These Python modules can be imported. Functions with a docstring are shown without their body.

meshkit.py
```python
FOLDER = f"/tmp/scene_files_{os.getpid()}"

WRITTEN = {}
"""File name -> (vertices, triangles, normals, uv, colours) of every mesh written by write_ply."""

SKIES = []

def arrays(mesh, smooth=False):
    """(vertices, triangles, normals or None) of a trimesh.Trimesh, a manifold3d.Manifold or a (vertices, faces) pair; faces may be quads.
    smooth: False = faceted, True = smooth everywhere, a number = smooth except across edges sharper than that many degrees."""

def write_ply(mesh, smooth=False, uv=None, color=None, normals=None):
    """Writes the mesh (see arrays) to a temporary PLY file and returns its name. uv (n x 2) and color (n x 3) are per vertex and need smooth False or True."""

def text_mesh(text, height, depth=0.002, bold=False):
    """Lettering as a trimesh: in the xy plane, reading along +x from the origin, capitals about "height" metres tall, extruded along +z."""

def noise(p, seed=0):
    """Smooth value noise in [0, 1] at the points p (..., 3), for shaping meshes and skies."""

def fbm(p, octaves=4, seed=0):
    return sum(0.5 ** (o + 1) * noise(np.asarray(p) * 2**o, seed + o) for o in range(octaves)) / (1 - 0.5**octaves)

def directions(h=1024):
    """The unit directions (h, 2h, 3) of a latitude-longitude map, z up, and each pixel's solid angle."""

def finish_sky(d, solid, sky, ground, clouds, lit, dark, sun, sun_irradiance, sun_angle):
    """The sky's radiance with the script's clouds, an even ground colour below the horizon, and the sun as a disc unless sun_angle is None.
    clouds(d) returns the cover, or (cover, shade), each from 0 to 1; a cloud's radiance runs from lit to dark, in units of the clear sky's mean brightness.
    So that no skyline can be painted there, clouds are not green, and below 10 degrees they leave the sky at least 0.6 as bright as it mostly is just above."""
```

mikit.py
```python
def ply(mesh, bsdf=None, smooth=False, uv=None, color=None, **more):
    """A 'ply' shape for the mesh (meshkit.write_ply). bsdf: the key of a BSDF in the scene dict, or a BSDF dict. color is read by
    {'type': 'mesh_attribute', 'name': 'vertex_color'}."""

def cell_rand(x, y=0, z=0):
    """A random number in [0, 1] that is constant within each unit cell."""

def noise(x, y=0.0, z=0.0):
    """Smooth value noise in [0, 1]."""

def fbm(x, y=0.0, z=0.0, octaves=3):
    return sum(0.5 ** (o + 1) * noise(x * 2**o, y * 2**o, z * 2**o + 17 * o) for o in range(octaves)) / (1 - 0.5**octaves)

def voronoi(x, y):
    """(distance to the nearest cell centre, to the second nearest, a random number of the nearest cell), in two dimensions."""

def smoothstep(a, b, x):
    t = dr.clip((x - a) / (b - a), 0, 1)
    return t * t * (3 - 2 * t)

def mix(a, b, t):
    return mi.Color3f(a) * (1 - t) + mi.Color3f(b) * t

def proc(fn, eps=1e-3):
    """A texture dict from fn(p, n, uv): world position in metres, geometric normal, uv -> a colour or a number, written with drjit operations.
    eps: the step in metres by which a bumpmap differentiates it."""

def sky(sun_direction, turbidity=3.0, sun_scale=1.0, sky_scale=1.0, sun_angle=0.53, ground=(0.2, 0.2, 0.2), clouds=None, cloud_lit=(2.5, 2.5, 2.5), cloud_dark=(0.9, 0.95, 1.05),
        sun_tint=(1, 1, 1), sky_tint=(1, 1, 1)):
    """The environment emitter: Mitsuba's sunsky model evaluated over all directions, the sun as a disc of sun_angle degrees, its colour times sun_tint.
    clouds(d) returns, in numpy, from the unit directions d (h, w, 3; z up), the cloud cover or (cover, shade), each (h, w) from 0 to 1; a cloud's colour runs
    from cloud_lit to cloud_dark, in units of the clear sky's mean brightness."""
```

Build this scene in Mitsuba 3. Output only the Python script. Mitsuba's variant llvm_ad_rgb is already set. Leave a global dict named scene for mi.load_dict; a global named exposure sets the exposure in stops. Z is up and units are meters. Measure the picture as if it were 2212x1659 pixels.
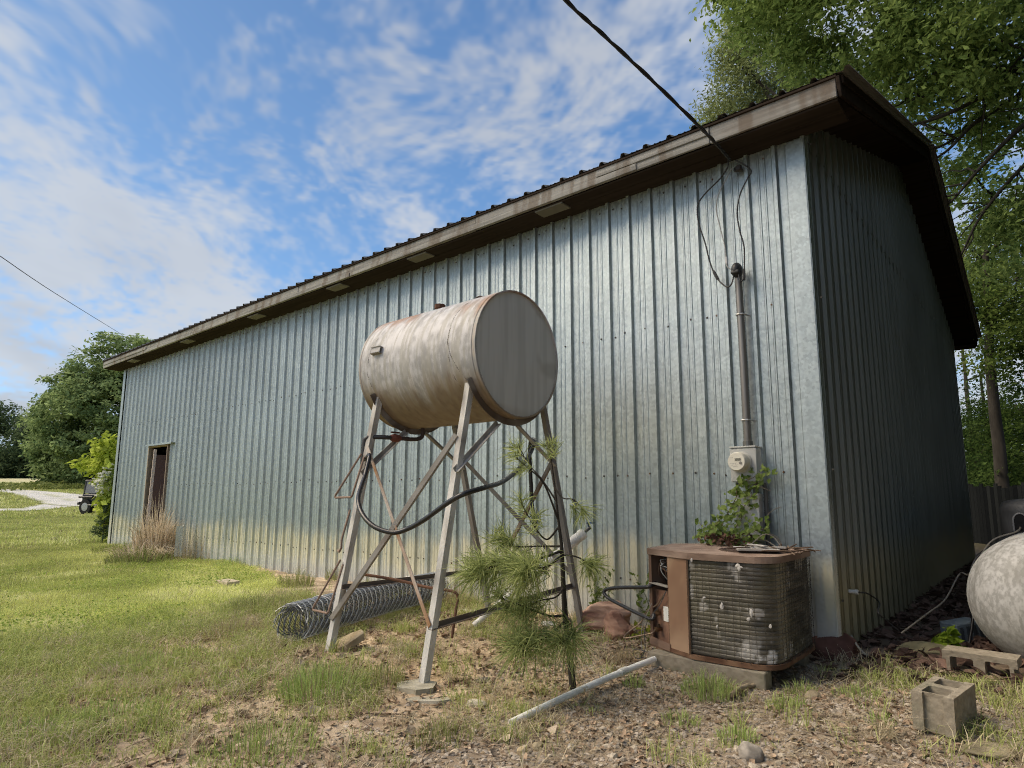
import math, numpy as np, trimesh, mitsuba as mi, drjit as dr, mikit, meshkit
from meshkit import noise as nz, fbm as fb
T = mi.ScalarTransform4f
scene, labels = {}, {}
rs = np.random.RandomState(7)
A = np.array

# ------------------------------------------------------------------ camera, sky, exposure
EYE = A([1.3014, -5.1072, 1.0042])
FWD = A([-0.64332, 0.75073, 0.15013]); UPV = A([0.09457, -0.11667, 0.98866])
scene['camera'] = {'type': 'perspective', 'fov': 77.958, 'fov_axis': 'x', 'near_clip': 0.05, 'far_clip': 4000.0,
                   'principal_point_offset_x': 0.0, 'principal_point_offset_y': -36.82 / 1659.0,
                   'to_world': T().look_at(origin=EYE.tolist(), target=(EYE + FWD).tolist(), up=UPV.tolist())}
exposure = 2.88


def sstep(a, b, x):
    t = np.clip((x - a) / (b - a), 0, 1)
    return t * t * (3 - 2 * t)


def clouds(d):
    z = np.maximum(d[..., 2], 0.0) + 0.16
    x, y = d[..., 0] / z, d[..., 1] / z
    u, v = -0.62 * x + 0.78 * y, 0.78 * x + 0.62 * y       # the bands run along u
    P3 = lambda a, b, k: np.stack([a, b, 0 * a + k], -1)
    w1, w2 = fb(P3(u * 1.3, v * 1.3, 3.1), 3), fb(P3(u * 1.3, v * 1.3, 9.7), 3)
    uu, vv = u + .55 * (w1 - .5), v + .55 * (w2 - .5)
    big = fb(P3(uu * 1.25, vv * 2.1, 4.4), 3)
    mid = fb(P3(uu * 4.6, vv * 7.4, 5.5), 4, 11)
    cell = fb(P3(uu * 19.0, vv * 27.0, 2.5), 3, 23)
    s = .40 * big + .33 * mid + .27 * cell
    el = d[..., 2]
    low = sstep(.50, .05, el)
    cov = sstep(.405 - .12 * low, .63 - .10 * low, s)
    cov = np.clip(cov, 0, 1) ** .9 * (.80 + .08 * low)
    shade = sstep(.42, .72, fb(P3(u * 1.8 + 7, v * 2.8, 0), 4, 5)) * (.35 + .15 * low)
    return cov, shade


scene['sky'] = mikit.sky((-0.55, -0.50, 0.80), turbidity=3, sun_scale=0.36, sky_scale=1.0, sun_angle=40, clouds=clouds,
                         cloud_lit=(1.58, 1.64, 1.72), cloud_dark=(1.0, 1.06, 1.18), sky_tint=(0.57, 0.65, 0.70), ground=(0.12, 0.12, 0.08))

# ------------------------------------------------------------------ materials
P = mikit.proc


def rgb(c):
    return {'type': 'rgb', 'value': [float(x) for x in c]}


VC = {'type': 'mesh_attribute', 'name': 'vertex_color'}
scene['vc'] = {'type': 'twosided', 'bsdf': {'type': 'principled', 'base_color': VC, 'roughness': 0.85, 'specular': 0.3}}
scene['vc_matte'] = {'type': 'twosided', 'bsdf': {'type': 'diffuse', 'reflectance': VC}}
scene['vc_semi'] = {'type': 'twosided', 'bsdf': {'type': 'principled', 'base_color': VC, 'roughness': 0.5, 'specular': 0.5}}
scene['vc_metal'] = {'type': 'twosided', 'bsdf': {'type': 'principled', 'base_color': VC, 'roughness': 0.45, 'metallic': 0.75, 'specular': 0.5}}
scene['leaf'] = {'type': 'principledthin', 'base_color': VC, 'roughness': 0.45, 'diff_trans': 0.9, 'spec_trans': 0.0, 'eta': 1.4}
scene['grass'] = {'type': 'principledthin', 'base_color': VC, 'roughness': 0.5, 'diff_trans': 0.55, 'spec_trans': 0.0, 'eta': 1.4}
scene['glossy_black'] = {'type': 'twosided', 'bsdf': {'type': 'principled', 'base_color': rgb((.018, .018, .02)), 'roughness': 0.32, 'specular': 0.5}}


def spangle(p, s):
    d1, d2, r = mikit.voronoi((p.x + p.y) * s, p.z * s)
    return r


def dirtmask(p):
    u = p.x + p.y
    n = .62 * mikit.fbm(u * 1.1, p.z * 2.0, 3.3, 3) + .38 * mikit.fbm(u * 6.5, p.z * 3.0, 5.3, 3)
    top = 0.55 + 0.28 * (n - .5) * 2
    m = mikit.smoothstep(top + .16, top - .18, p.z) * mikit.smoothstep(-.02, .28, p.z + .25 * (n - .5))
    streak = mikit.fbm(u * 26.0, p.z * 1.1, 7.7, 3)
    return m * (0.15 + 1.25 * mikit.smoothstep(.25, .75, streak))


def galv_color(p, n, uv):
    u = p.x + p.y
    sp = spangle(p, 52.0)
    sp2 = spangle(p, 17.0)
    st = mikit.fbm(u * 34.0, p.z * .7, 1.0, 3)
    cl = mikit.fbm(u * .9, p.z * .9, 4.0, 3)
    b = 0.475 + 0.11 * (sp - .5) + 0.05 * (sp2 - .5) + 0.09 * (st - .5) + 0.14 * (cl - .5)
    c = mi.Color3f(.87, .98, 1.0) * b
    white = mikit.smoothstep(.34, .05, p.z + .12 * (cl - .5))
    c = mikit.mix(c, mi.Color3f(.66, .645, .59), .75 * white)
    d = dirtmask(p)
    c = mikit.mix(c, mi.Color3f(.64, .595, .40), dr.clip(d * .9, 0, .72))
    edge = mikit.smoothstep(.70, .80, mikit.fbm(u * 5.0, p.z * 1.3, 2.2, 4))
    return mikit.mix(c, mi.Color3f(.42, .46, .47), edge * .5)


def galv_rough(p, n, uv):
    return 0.44 + 0.07 * spangle(p, 52.0) + .25 * dr.clip(dirtmask(p), 0, 1)


def galv_bump(p, n, uv):
    u = p.x + p.y
    return 0.005 * mikit.fbm(u * 2.2, p.z * .8, 2.0, 2) + 0.0006 * mikit.noise(u * 7.0, p.z * 2.0, 5.0)


def galv_metal(p, n, uv):
    return 0.92 - .65 * dr.clip(dirtmask(p), 0, 1) - .45 * mikit.smoothstep(.34, .05, p.z)


def galv_shaded_color(p, n, uv):  # wall metal darkened to stand in for tree shade; greenish tint is its own
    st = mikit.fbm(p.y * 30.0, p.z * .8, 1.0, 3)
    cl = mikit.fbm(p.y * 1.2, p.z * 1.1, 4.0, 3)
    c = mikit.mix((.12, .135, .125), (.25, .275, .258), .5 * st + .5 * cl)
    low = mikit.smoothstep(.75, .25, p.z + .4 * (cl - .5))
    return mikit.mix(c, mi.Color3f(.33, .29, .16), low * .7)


scene['galv_shaded'] = {'type': 'twosided', 'bsdf': {'type': 'principled', 'base_color': P(galv_shaded_color), 'roughness': .5, 'metallic': .6, 'specular': .5}}
scene['galv'] = {'type': 'twosided', 'bsdf': {'type': 'bumpmap', 'arbitrary': {**P(galv_bump, 4e-3)}, 'scale': 1.0,
                 'bsdf': {'type': 'principled', 'base_color': P(galv_color), 'roughness': P(galv_rough), 'metallic': P(galv_metal), 'specular': .5}}}


def wood_color(p, n, uv):
    g = mikit.fbm(p.x * 1.6, p.y * 45 + p.z * 45, 1.0, 4)
    w = mikit.fbm(p.x * 1.1, p.z * 7.0, p.y * 7, 3)
    drip = mikit.smoothstep(.5, .72, mikit.fbm(p.x * 9.0, p.z * 1.5, 8.0, 3))
    c = mikit.mix((.13, .128, .122), (.36, .355, .34), g)
    c = mikit.mix(c, mi.Color3f(.14, .118, .10), mikit.smoothstep(.45, .68, w) * .55)
    return mikit.mix(c, mi.Color3f(.12, .09, .065), drip * .6)


scene['old_wood'] = {'type': 'twosided', 'bsdf': {'type': 'principled', 'base_color': P(wood_color), 'roughness': .85, 'specular': .25}}


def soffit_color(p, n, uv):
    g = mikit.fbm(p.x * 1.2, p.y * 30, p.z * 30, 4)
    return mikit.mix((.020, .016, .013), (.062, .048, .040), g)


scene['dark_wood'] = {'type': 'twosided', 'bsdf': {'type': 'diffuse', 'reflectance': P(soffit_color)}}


def rustmask(p):
    dx, dz = (p.y + 1.55), (p.z - 2.064)
    n = mikit.fbm(p.x * 3.0, (p.y + p.z) * 3.0, 1.0, 4)
    st = mikit.fbm(p.x * 22.0, p.z * 2.0, 3.0, 3)
    low = mikit.smoothstep(-.08, -.34, dz + .36 * (n - .5) + .20 * (st - .5))
    topc = mikit.smoothstep(.27, .42, dz + .22 * (n - .5) + .22 * (st - .5)) * mikit.smoothstep(.38, .54, mikit.fbm(p.x * 2.3 + 3, p.y * 2, 5.0, 3))
    return low, topc, n, st


def tank_color(p, n, uv):
    low, top, q, st = rustmask(p)
    ang = (p.z - 2.064) * 1.0
    mot = mikit.fbm(p.x * 30, p.z * 16, p.y * 16, 4)
    big = mikit.fbm(p.x * 5, p.z * 4, p.y * 4, 3)
    run = mikit.fbm(p.x * 42.0, p.z * 3.0, p.y * 1.5, 3)
    c = mikit.mix((.29, .288, .285), (.54, .535, .54), mikit.smoothstep(.30, .68, mot * .62 + big * .38))
    c = mikit.mix(c, mi.Color3f(.34, .325, .28), mikit.smoothstep(.46, .66, run) * .6)
    ring = dr.maximum(mikit.smoothstep(.035, .0, dr.abs(p.x + 1.695)), mikit.smoothstep(.035, .0, dr.abs(p.x + 2.99)))
    c = mikit.mix(c, mi.Color3f(.30, .20, .11), ring * .3 * mikit.smoothstep(.35, .6, mot))
    c = mikit.mix(c, mikit.mix((.13, .08, .038), (.29, .215, .12), mot * .5 + run * .5), low * .88)
    return mikit.mix(c, mikit.mix((.20, .095, .045), (.36, .22, .14), st), top * .8)


scene['tank_paint'] = {'type': 'twosided', 'bsdf': {'type': 'principled', 'base_color': P(tank_color), 'roughness': .62, 'metallic': .08, 'specular': .4}}


def head_color(p, n, uv):
    m = mikit.smoothstep(.25, .75, mikit.fbm(p.y * 26, p.z * 1.8, 2.0, 4))
    m2 = mikit.fbm(p.y * 4, p.z * 4, 6.0, 3)
    c = mikit.mix((.45, .45, .415), (.52, .52, .485), m)
    low = mikit.smoothstep(.02, -.03, (p.z - 2.064) + .42 + .1 * (m2 - .5))
    c = mikit.mix(c, mi.Color3f(.28, .20, .11), low * .25)
    return mikit.mix(c, mi.Color3f(.27, .25, .20), mikit.smoothstep(.58, .75, m2) * .4)


scene['tank_head'] = {'type': 'twosided', 'bsdf': {'type': 'principled', 'base_color': P(head_color), 'roughness': .55, 'metallic': .08, 'specular': .4}}


def propane_color(p, n, uv):
    m = mikit.fbm(p.x * 60, p.z * 34, p.y * 60, 4)
    low = mikit.smoothstep(.5, -.05, p.z + .5 * (mikit.fbm(p.x * 5, p.z * 5, p.y * 5, 3) - .5))
    run = mikit.smoothstep(.48, .7, mikit.fbm(p.x * 16, p.z * 1.6, p.y * 16, 3))
    c = mikit.mix((.33, .33, .315), (.52, .52, .51), mikit.smoothstep(.3, .7, m))
    c = mikit.mix(c, mi.Color3f(.22, .215, .19), run * .55)
    return mikit.mix(c, mikit.mix((.16, .155, .12), (.42, .41, .36), m), low * .8)


scene['propane_paint'] = {'type': 'twosided', 'bsdf': {'type': 'principled', 'base_color': P(propane_color), 'roughness': .6, 'specular': .4}}


def conc_color(p, n, uv):
    m = mikit.fbm(p.x * 40, p.y * 40, p.z * 40, 4)
    m2 = mikit.fbm(p.x * 7, p.y * 7, p.z * 7, 3)
    return mikit.mix(mikit.mix((.16, .135, .10), (.37, .33, .26), m), mi.Color3f(.17, .17, .12), mikit.smoothstep(.5, .7, m2) * .5)


def conc_bump(p, n, uv):
    return .004 * mikit.fbm(p.x * 70, p.y * 70, p.z * 70, 3)


scene['concrete'] = {'type': 'twosided', 'bsdf': {'type': 'bumpmap', 'arbitrary': {**P(conc_bump, 2e-3)}, 'scale': 1.0, 'bsdf': {'type': 'principled', 'base_color': P(conc_color), 'roughness': .95, 'specular': .2}}}


def bark_color(p, n, uv):
    m = mikit.fbm(p.x * 9, p.y * 9, p.z * 2.5, 4)
    return mikit.mix((.018, .016, .013), (.07, .062, .053), m)


scene['bark'] = {'type': 'twosided', 'bsdf': {'type': 'principled', 'base_color': P(bark_color), 'roughness': .95, 'specular': .2}}


# ------------------------------------------------------------------ mesh helpers
class MB:
    def __init__(s):
        s.v, s.f, s.c, s.n = [], [], [], 0

    def add(s, v, f, c=None):
        v, f = np.asarray(v, float), np.asarray(f, int)
        if f.shape[1] == 4:
            f = np.vstack([f[:, [0, 1, 2]], f[:, [0, 2, 3]]])
        s.v.append(v); s.f.append(f + s.n); s.n += len(v)
        s.c.append(np.broadcast_to(A((.5, .5, .5) if c is None else c, float), v.shape).copy())
        return s

    def tm(s, m, c=None):
        return s.add(m.vertices, m.faces, c)

    def box(s, c, size, col=None, rot=None, bev=0.0):
        if bev > 0:
            m = bevbox(size, bev)
            v, f = m.vertices.copy(), m.faces
        else:
            m = trimesh.creation.box(size)
            v, f = m.vertices.copy(), m.faces
        if rot is not None:
            v = v @ A(rot).T
        return s.add(v + A(c), f, col)

    def bar(s, p, q, w, h, col=None, up=(0, 0, 1), bev=0.0, off=(0, 0)):
        """box of section w (across) x h (along up) from p to q"""
        R = frame(A(q, float) - A(p, float), up)
        L = np.linalg.norm(A(q, float) - A(p, float))
        c = (A(p, float) + A(q, float)) / 2 + R[:, 1] * off[0] + R[:, 2] * off[1]
        return s.box(c, (L, w, h), col, R, bev)

    def tube(s, pts, r, n=8, col=None, caps=True):
        v, f = tube(pts, r, n, caps)
        return s.add(v, f, col)

    def get(s):
        return np.vstack(s.v), np.vstack(s.f), np.vstack(s.c)


def frame(d, up=(0, 0, 1)):
    x = d / np.linalg.norm(d)
    up = A(up, float)
    if abs(x @ up) > .98 * np.linalg.norm(up):
        up = A((1., 0, 0)) if abs(x[0]) < .9 else A((0, 1., 0))
    y = np.cross(up, x); y /= np.linalg.norm(y)
    return np.stack([x, y, np.cross(x, y)], 1)


def bevbox(size, b):
    h = A(size, float) / 2
    b = min(b, h.min() * .9)
    pts = []
    for sx in (-1, 1):
        for sy in (-1, 1):
            for sz in (-1, 1):
                sg = A((sx, sy, sz))
                for k in range(3):
                    e = h - b; e[k] = h[k]
                    pts.append(sg * e)
    m = trimesh.PointCloud(pts).convex_hull
    return m


def tube(pts, r, n=8, caps=True):
    p = np.asarray(pts, float)
    r = np.broadcast_to(np.asarray(r, float), (len(p),))
    t = np.gradient(p, axis=0); t /= np.linalg.norm(t, axis=1, keepdims=True) + 1e-12
    a = np.cross(t[0], (0, 0, 1.)); a = a if np.linalg.norm(a) > .1 else np.cross(t[0], (1., 0, 0))
    aa = []
    for ti in t:
        a = a - ti * (a @ ti); a /= np.linalg.norm(a) + 1e-12
        aa.append(a)
    aa = A(aa); bb = np.cross(t, aa)
    th = np.arange(n) * 2 * np.pi / n
    v = (p[:, None] + r[:, None, None] * (np.cos(th)[None, :, None] * aa[:, None] + np.sin(th)[None, :, None] * bb[:, None])).reshape(-1, 3)
    i, j = np.meshgrid(np.arange(len(p) - 1), np.arange(n), indexing='ij')
    q0, q1 = i * n + j, i * n + (j + 1) % n
    f = np.stack([q0, q1, q1 + n, q0 + n], -1).reshape(-1, 4)
    f = np.vstack([f[:, [0, 1, 2]], f[:, [0, 2, 3]]])
    if caps:
        k = len(v)
        v = np.vstack([v, p[:1], p[-1:]])
        jj = np.arange(n)
        e = (len(p) - 1) * n
        f = np.vstack([f, np.stack([(jj + 1) % n, jj, jj * 0 + k], 1), np.stack([e + jj, e + (jj + 1) % n, jj * 0 + k + 1], 1)])
    return v, f


def spline(pts, n=40):
    """Catmull-Rom through the points"""
    p = np.asarray(pts, float)
    p = np.vstack([2 * p[0] - p[1], p, 2 * p[-1] - p[-2]])
    out = []
    m = max(2, n // (len(p) - 3))
    for i in range(1, len(p) - 2):
        t = np.linspace(0, 1, m, endpoint=(i == len(p) - 3))[:, None]
        a, b, c, d = p[i - 1], p[i], p[i + 1], p[i + 2]
        out.append(.5 * (2 * b + (c - a) * t + (2 * a - 5 * b + 4 * c - d) * t * t + (3 * b - a - 3 * c + d) * t ** 3))
    return np.vstack(out)


USED = {}


def numbered(k):
    n = USED.get(k, 0); USED[k] = n + 1
    return k if n == 0 else f'{k}_{n:03d}'


def put(key, mb, bsdf, smooth=False, label=None, cat=None, group=None, kind=None, number=True, color=None, **kw):
    key = numbered(key) if number else key
    if isinstance(mb, MB):
        v, f, c = mb.get()
        if bsdf in ('vc', 'vc_matte', 'vc_semi', 'vc_metal', 'leaf', 'grass') or color:
            kw['color'] = c
            if smooth not in (False, True):
                smooth = False
        mb = trimesh.Trimesh(v, f, process=False)
    scene[key] = mikit.ply(mb, bsdf, smooth=smooth, **kw)
    tag(key, label, cat, group, kind)
    return key


def tag(key, label=None, cat=None, group=None, kind=None):
    d = {k: v for k, v in dict(label=label, category=cat, group=group, kind=kind).items() if v}
    if d:
        labels[key] = d


def thing(name, label, cat, group=None):
    k = numbered(name)
    tag(k, label, cat, group)
    return k


def mixc(a, b, t):
    t = np.asarray(t)[..., None]
    return A(a) * (1 - t) + A(b) * t


def speckle(mb, a, b, scale, seed=0, lo=.3, hi=.7):
    """vertex colours of the mesh so far from noise between a and b"""
    for i, v in enumerate(mb.v):
        mb.c[i] = mixc(a, b, sstep(lo, hi, fb(v * scale, 4, seed)))
    return mb


# ------------------------------------------------------------------ terrain
PD = A([0, 30, 34, 36.5, 41, 46, 52, 60, 90, 120, 300, 900.])
PZ = A([0, 0, .10, .21, .56, 1.12, 1.50, 1.72, 3.25, 4.95, 9, 16.])


def gz(x, y):
    x, y = np.asarray(x, float), np.asarray(y, float)
    g = -.095 + .030 * np.clip(y, -9, 0) + .05 * np.exp(-((x + 2.9) ** 2 + (y + 2.3) ** 2) / .5)
    g = g + .07 * np.exp(-((x - .85) ** 2 + (y + 1.2) ** 2) / .7)
    g = g - .05 * np.exp(-((x + .1) ** 2 + (y + .75) ** 2) / .2)
    d = (x - EYE[0]) * FWD[0] + (y - EYE[1]) * FWD[1]
    return g + np.interp(d, PD, PZ)


def relief(x, y):
    q = np.stack([np.asarray(x, float), np.asarray(y, float), 0 * np.asarray(x, float)], -1)
    return .035 * (fb(q * 1.3, 3, 3) - .5) + .022 * (fb(q * 6.0, 3, 9) - .5) + .010 * (nz(q * 28.0, 5) - .5)


def ground(x, y):
    return gz(x, y) + relief(x, y)


def lawn(x, y):
    """0..1: closeness of the sward"""
    q = np.stack([np.asarray(x, float), np.asarray(y, float), 0 * np.asarray(x, float)], -1)
    n = fb(q * .8, 3, 21) - .5; n2 = fb(q * 3.2, 3, 31) - .5
    edge = np.interp(y, [-6, -3.8, -2.8, -2.07, -1.35, -.6, 0], [-4.5, -4.65, -4.7, -5.0, -5.6, -6.5, -8.3])
    m = sstep(-.35, .75, edge - x + 1.3 * n + .9 * n2)
    back = sstep(-.3, .5, y)  # behind the front wall line only left of the barn
    return np.where((y > 0.0) & (x > -15.2), 0, m)


def patch(x, y):
    """0..1: density of sparse tufts in the bare ground"""
    q = np.stack([np.asarray(x, float), np.asarray(y, float), 0 * np.asarray(x, float)], -1)
    a = sstep(.50, .70, fb(q * 1.7, 3, 41))
    dirt = np.exp(-(((x + 2.1) / 1.0) ** 2 + ((y + 1.7) / .75) ** 2) * 1.2)
    front = sstep(-1.0, -3.0, y)
    return np.clip((a * .8 + .10 + .35 * front * sstep(-1.5, -3.5, x)) * (1 - .95 * dirt) * np.where(y > -.1, .1, 1), 0, 1)


def ground_color(x, y, z=None):
    q = np.stack([x, y, 0 * x], -1)
    n1, n2, n3 = fb(q * 2.1, 4, 51), fb(q * 9, 3, 61), nz(q * 45, 71)
    dirt = mixc((.36, .265, .16), (.58, .46, .31), sstep(.3, .7, n1 * .5 + n2 * .5))
    humus = mixc((.25, .19, .13), (.45, .36, .26), sstep(.3, .7, n2))
    gravelc = mixc((.17, .135, .10), (.34, .28, .215), n3)
    dirtm = np.exp(-(((x + 2.0) / 1.25) ** 2 + ((y + 1.75) / .8) ** 2)) + sstep(.52, .64, n1) * sstep(-1.2, -3, x) * .9
    grav = sstep(-1.9, -.6, x + .8 * (n1 - .5)) * sstep(.2, -.6, y)
    c = humus * (.72 + .5 * nz(q * 80, 5))[..., None]
    c = c * (1 - np.clip(grav, 0, 1)[..., None] * .75) + gravelc * np.clip(grav, 0, 1)[..., None] * .75
    dm = np.clip(dirtm, 0, 1)[..., None]
    c = c * (1 - dm) + dirt * dm
    c = c * (.80 + .36 * nz(q * 60, 15))[..., None]
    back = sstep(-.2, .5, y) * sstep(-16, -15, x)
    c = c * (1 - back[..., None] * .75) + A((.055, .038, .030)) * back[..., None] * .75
    lw = lawn(x, y)
    dist = np.hypot(x - EYE[0], y - EYE[1])
    g = mixc((.26, .28, .09), (.43, .44, .18), n2 * .6 + n1 * .4)
    far = mixc((.29, .32, .10), (.41, .42, .16), fb(q * .25, 3, 81))
    g = g * (1 - sstep(10, 22, dist)[..., None]) + far * sstep(10, 22, dist)[..., None]
    c = c * (1 - lw[..., None] * .9) + g * lw[..., None] * .9
    d = (x - EYE[0]) * FWD[0] + (y - EYE[1]) * FWD[1]
    hay = sstep(74, 84, d + 10 * (n1 - .5)) * sstep(-20, -40, x)
    c = c * (1 - hay[..., None]) + mixc((.42, .38, .20), (.50, .45, .26), n1) * hay[..., None]
    wood = sstep(9, 14, y) * sstep(-22, -14, x)
    return c * (1 - wood[..., None]) + A((.05, .045, .025)) * wood[..., None]


def axis(parts):
    return np.unique(np.concatenate([np.arange(a, b, s) for a, b, s in parts]).round(4))


gx = axis([(-900, -200, 60), (-200, -60, 6), (-60, -16, .8), (-16, -8, .16), (-8, -4.5, .07), (-4.5, 2.0, .03), (2.0, 6, .2), (6, 40, 3), (40, 901, 80)])
gy = axis([(-900, -60, 80), (-60, -7, 4), (-7, -4.6, .2), (-4.6, .4, .03), (.4, 4, .12), (4, 20, .5), (20, 60, 2.5), (60, 200, 10), (200, 901, 70)])
GX, GY = np.meshgrid(gx, gy, indexing='ij')
GZ = ground(GX, GY)
far_soft = sstep(16, 30, np.hypot(GX - EYE[0], GY - EYE[1]))
GZ = gz(GX, GY) * far_soft + GZ * (1 - far_soft)
i, j = np.meshgrid(np.arange(len(gx) - 1), np.arange(len(gy) - 1), indexing='ij')
k = i * len(gy) + j
gf = np.stack([k, k + len(gy), k + len(gy) + 1, k + 1], -1).reshape(-1, 4)
gm = MB().add(np.stack([GX, GY, GZ], -1).reshape(-1, 3), gf, ground_color(GX.ravel(), GY.ravel()))
put('ground', gm, 'vc', smooth=True, kind='structure', label='rough ground of lawn, bare dirt, leaf litter and gravel', number=False)

# gravel drive in the distance
dm = MB()
DRIVE = []


def strip(pts, w):
    p = spline(pts, 60)[:, :2]
    t = np.gradient(p, axis=0); t /= np.linalg.norm(t, axis=1, keepdims=True)
    nrm = np.stack([-t[:, 1], t[:, 0]], 1)
    w = np.interp(np.linspace(0, 1, len(p)), np.linspace(0, 1, len(w)), w)
    s = np.linspace(-1, 1, 9)
    wob = 1 + .35 * (fb(np.stack([p[:, 0], p[:, 1], 0 * p[:, 0]], -1) * .7, 3, 5) - .5)
    q = p[:, None] + nrm[:, None] * (s[None, :, None] * (w * wob)[:, None, None])
    z = gz(q[..., 0], q[..., 1]) + .035
    n = len(p)
    a, b = np.meshgrid(np.arange(n - 1), np.arange(8), indexing='ij')
    kk = a * 9 + b
    v = np.concatenate([q, z[..., None]], -1).reshape(-1, 3)
    edge = np.broadcast_to(np.abs(s)[None], q.shape[:2]).ravel()
    mid = np.exp(-(edge / .22) ** 2)
    f1 = fb(v * A((.9, .9, 0)), 3, 77)
    c = mixc((.40, .39, .35), (.60, .58, .53), f1)
    c = mixc(c, (.26, .27, .11), np.clip(sstep(.72, 1.0, edge + .5 * (f1 - .5)) + .6 * mid * sstep(.4, .6, f1), 0, 1))
    DRIVE.append((p, w))
    dm.add(v, np.stack([kk, kk + 9, kk + 10, kk + 1], -1).reshape(-1, 4), c)


strip([(-45.670,3.033,0.143), (-45.212,3.822,0.159), (-44.412,5.156,0.248), (-45.805,6.583,0.468), (-47.253,7.973,0.630), (-45.512,9.463,0.640)], [.9, .9, .9, 1.3, 1.6, 1.6])
strip([(-71.611,6.890,1.583), (-64.813,7.427,1.383), (-59.501,8.018,1.207), (-52.998,8.314,0.950), (-47.791,8.287,0.751), (-44.676,8.839,0.687)], [.9, 1.0, 1.3, 1.6, 1.7, 1.7])
dm.v[1][:, 2] += .012
put('gravel_drive', dm, 'vc', smooth=True, kind='structure', label='pale gravel drive curving across the lawn', number=False)

# ------------------------------------------------------------------ the barn
LX, WY, H = 14.86, 9.42, 3.90          # length, depth, wall height
EY, EZ, RY, RZ = -.36, 4.06, WY / 2, 5.76
SL = (RZ - EZ) / (RY - EY)
barn = thing('metal_barn', 'long galvanized metal barn with rusty stained base and weathered wooden eave', 'barn')
MOD, RIB = .2286, .027
PROF = [(-.028, 0), (-.014, 1), (.014, 1), (.028, 0), (.082, 0), (.088, .16), (.097, .16), (.103, 0), (.133, 0), (.139, .16), (.148, .16), (.154, 0)]


def profile(n, lap=True):
    p = [(k * MOD + a, b * RIB) for k in range(n) for a, b in PROF]
    p += [(n * MOD + a, b * RIB) for a, b in PROF[:4 if lap else 1]]
    return A(p)


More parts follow.
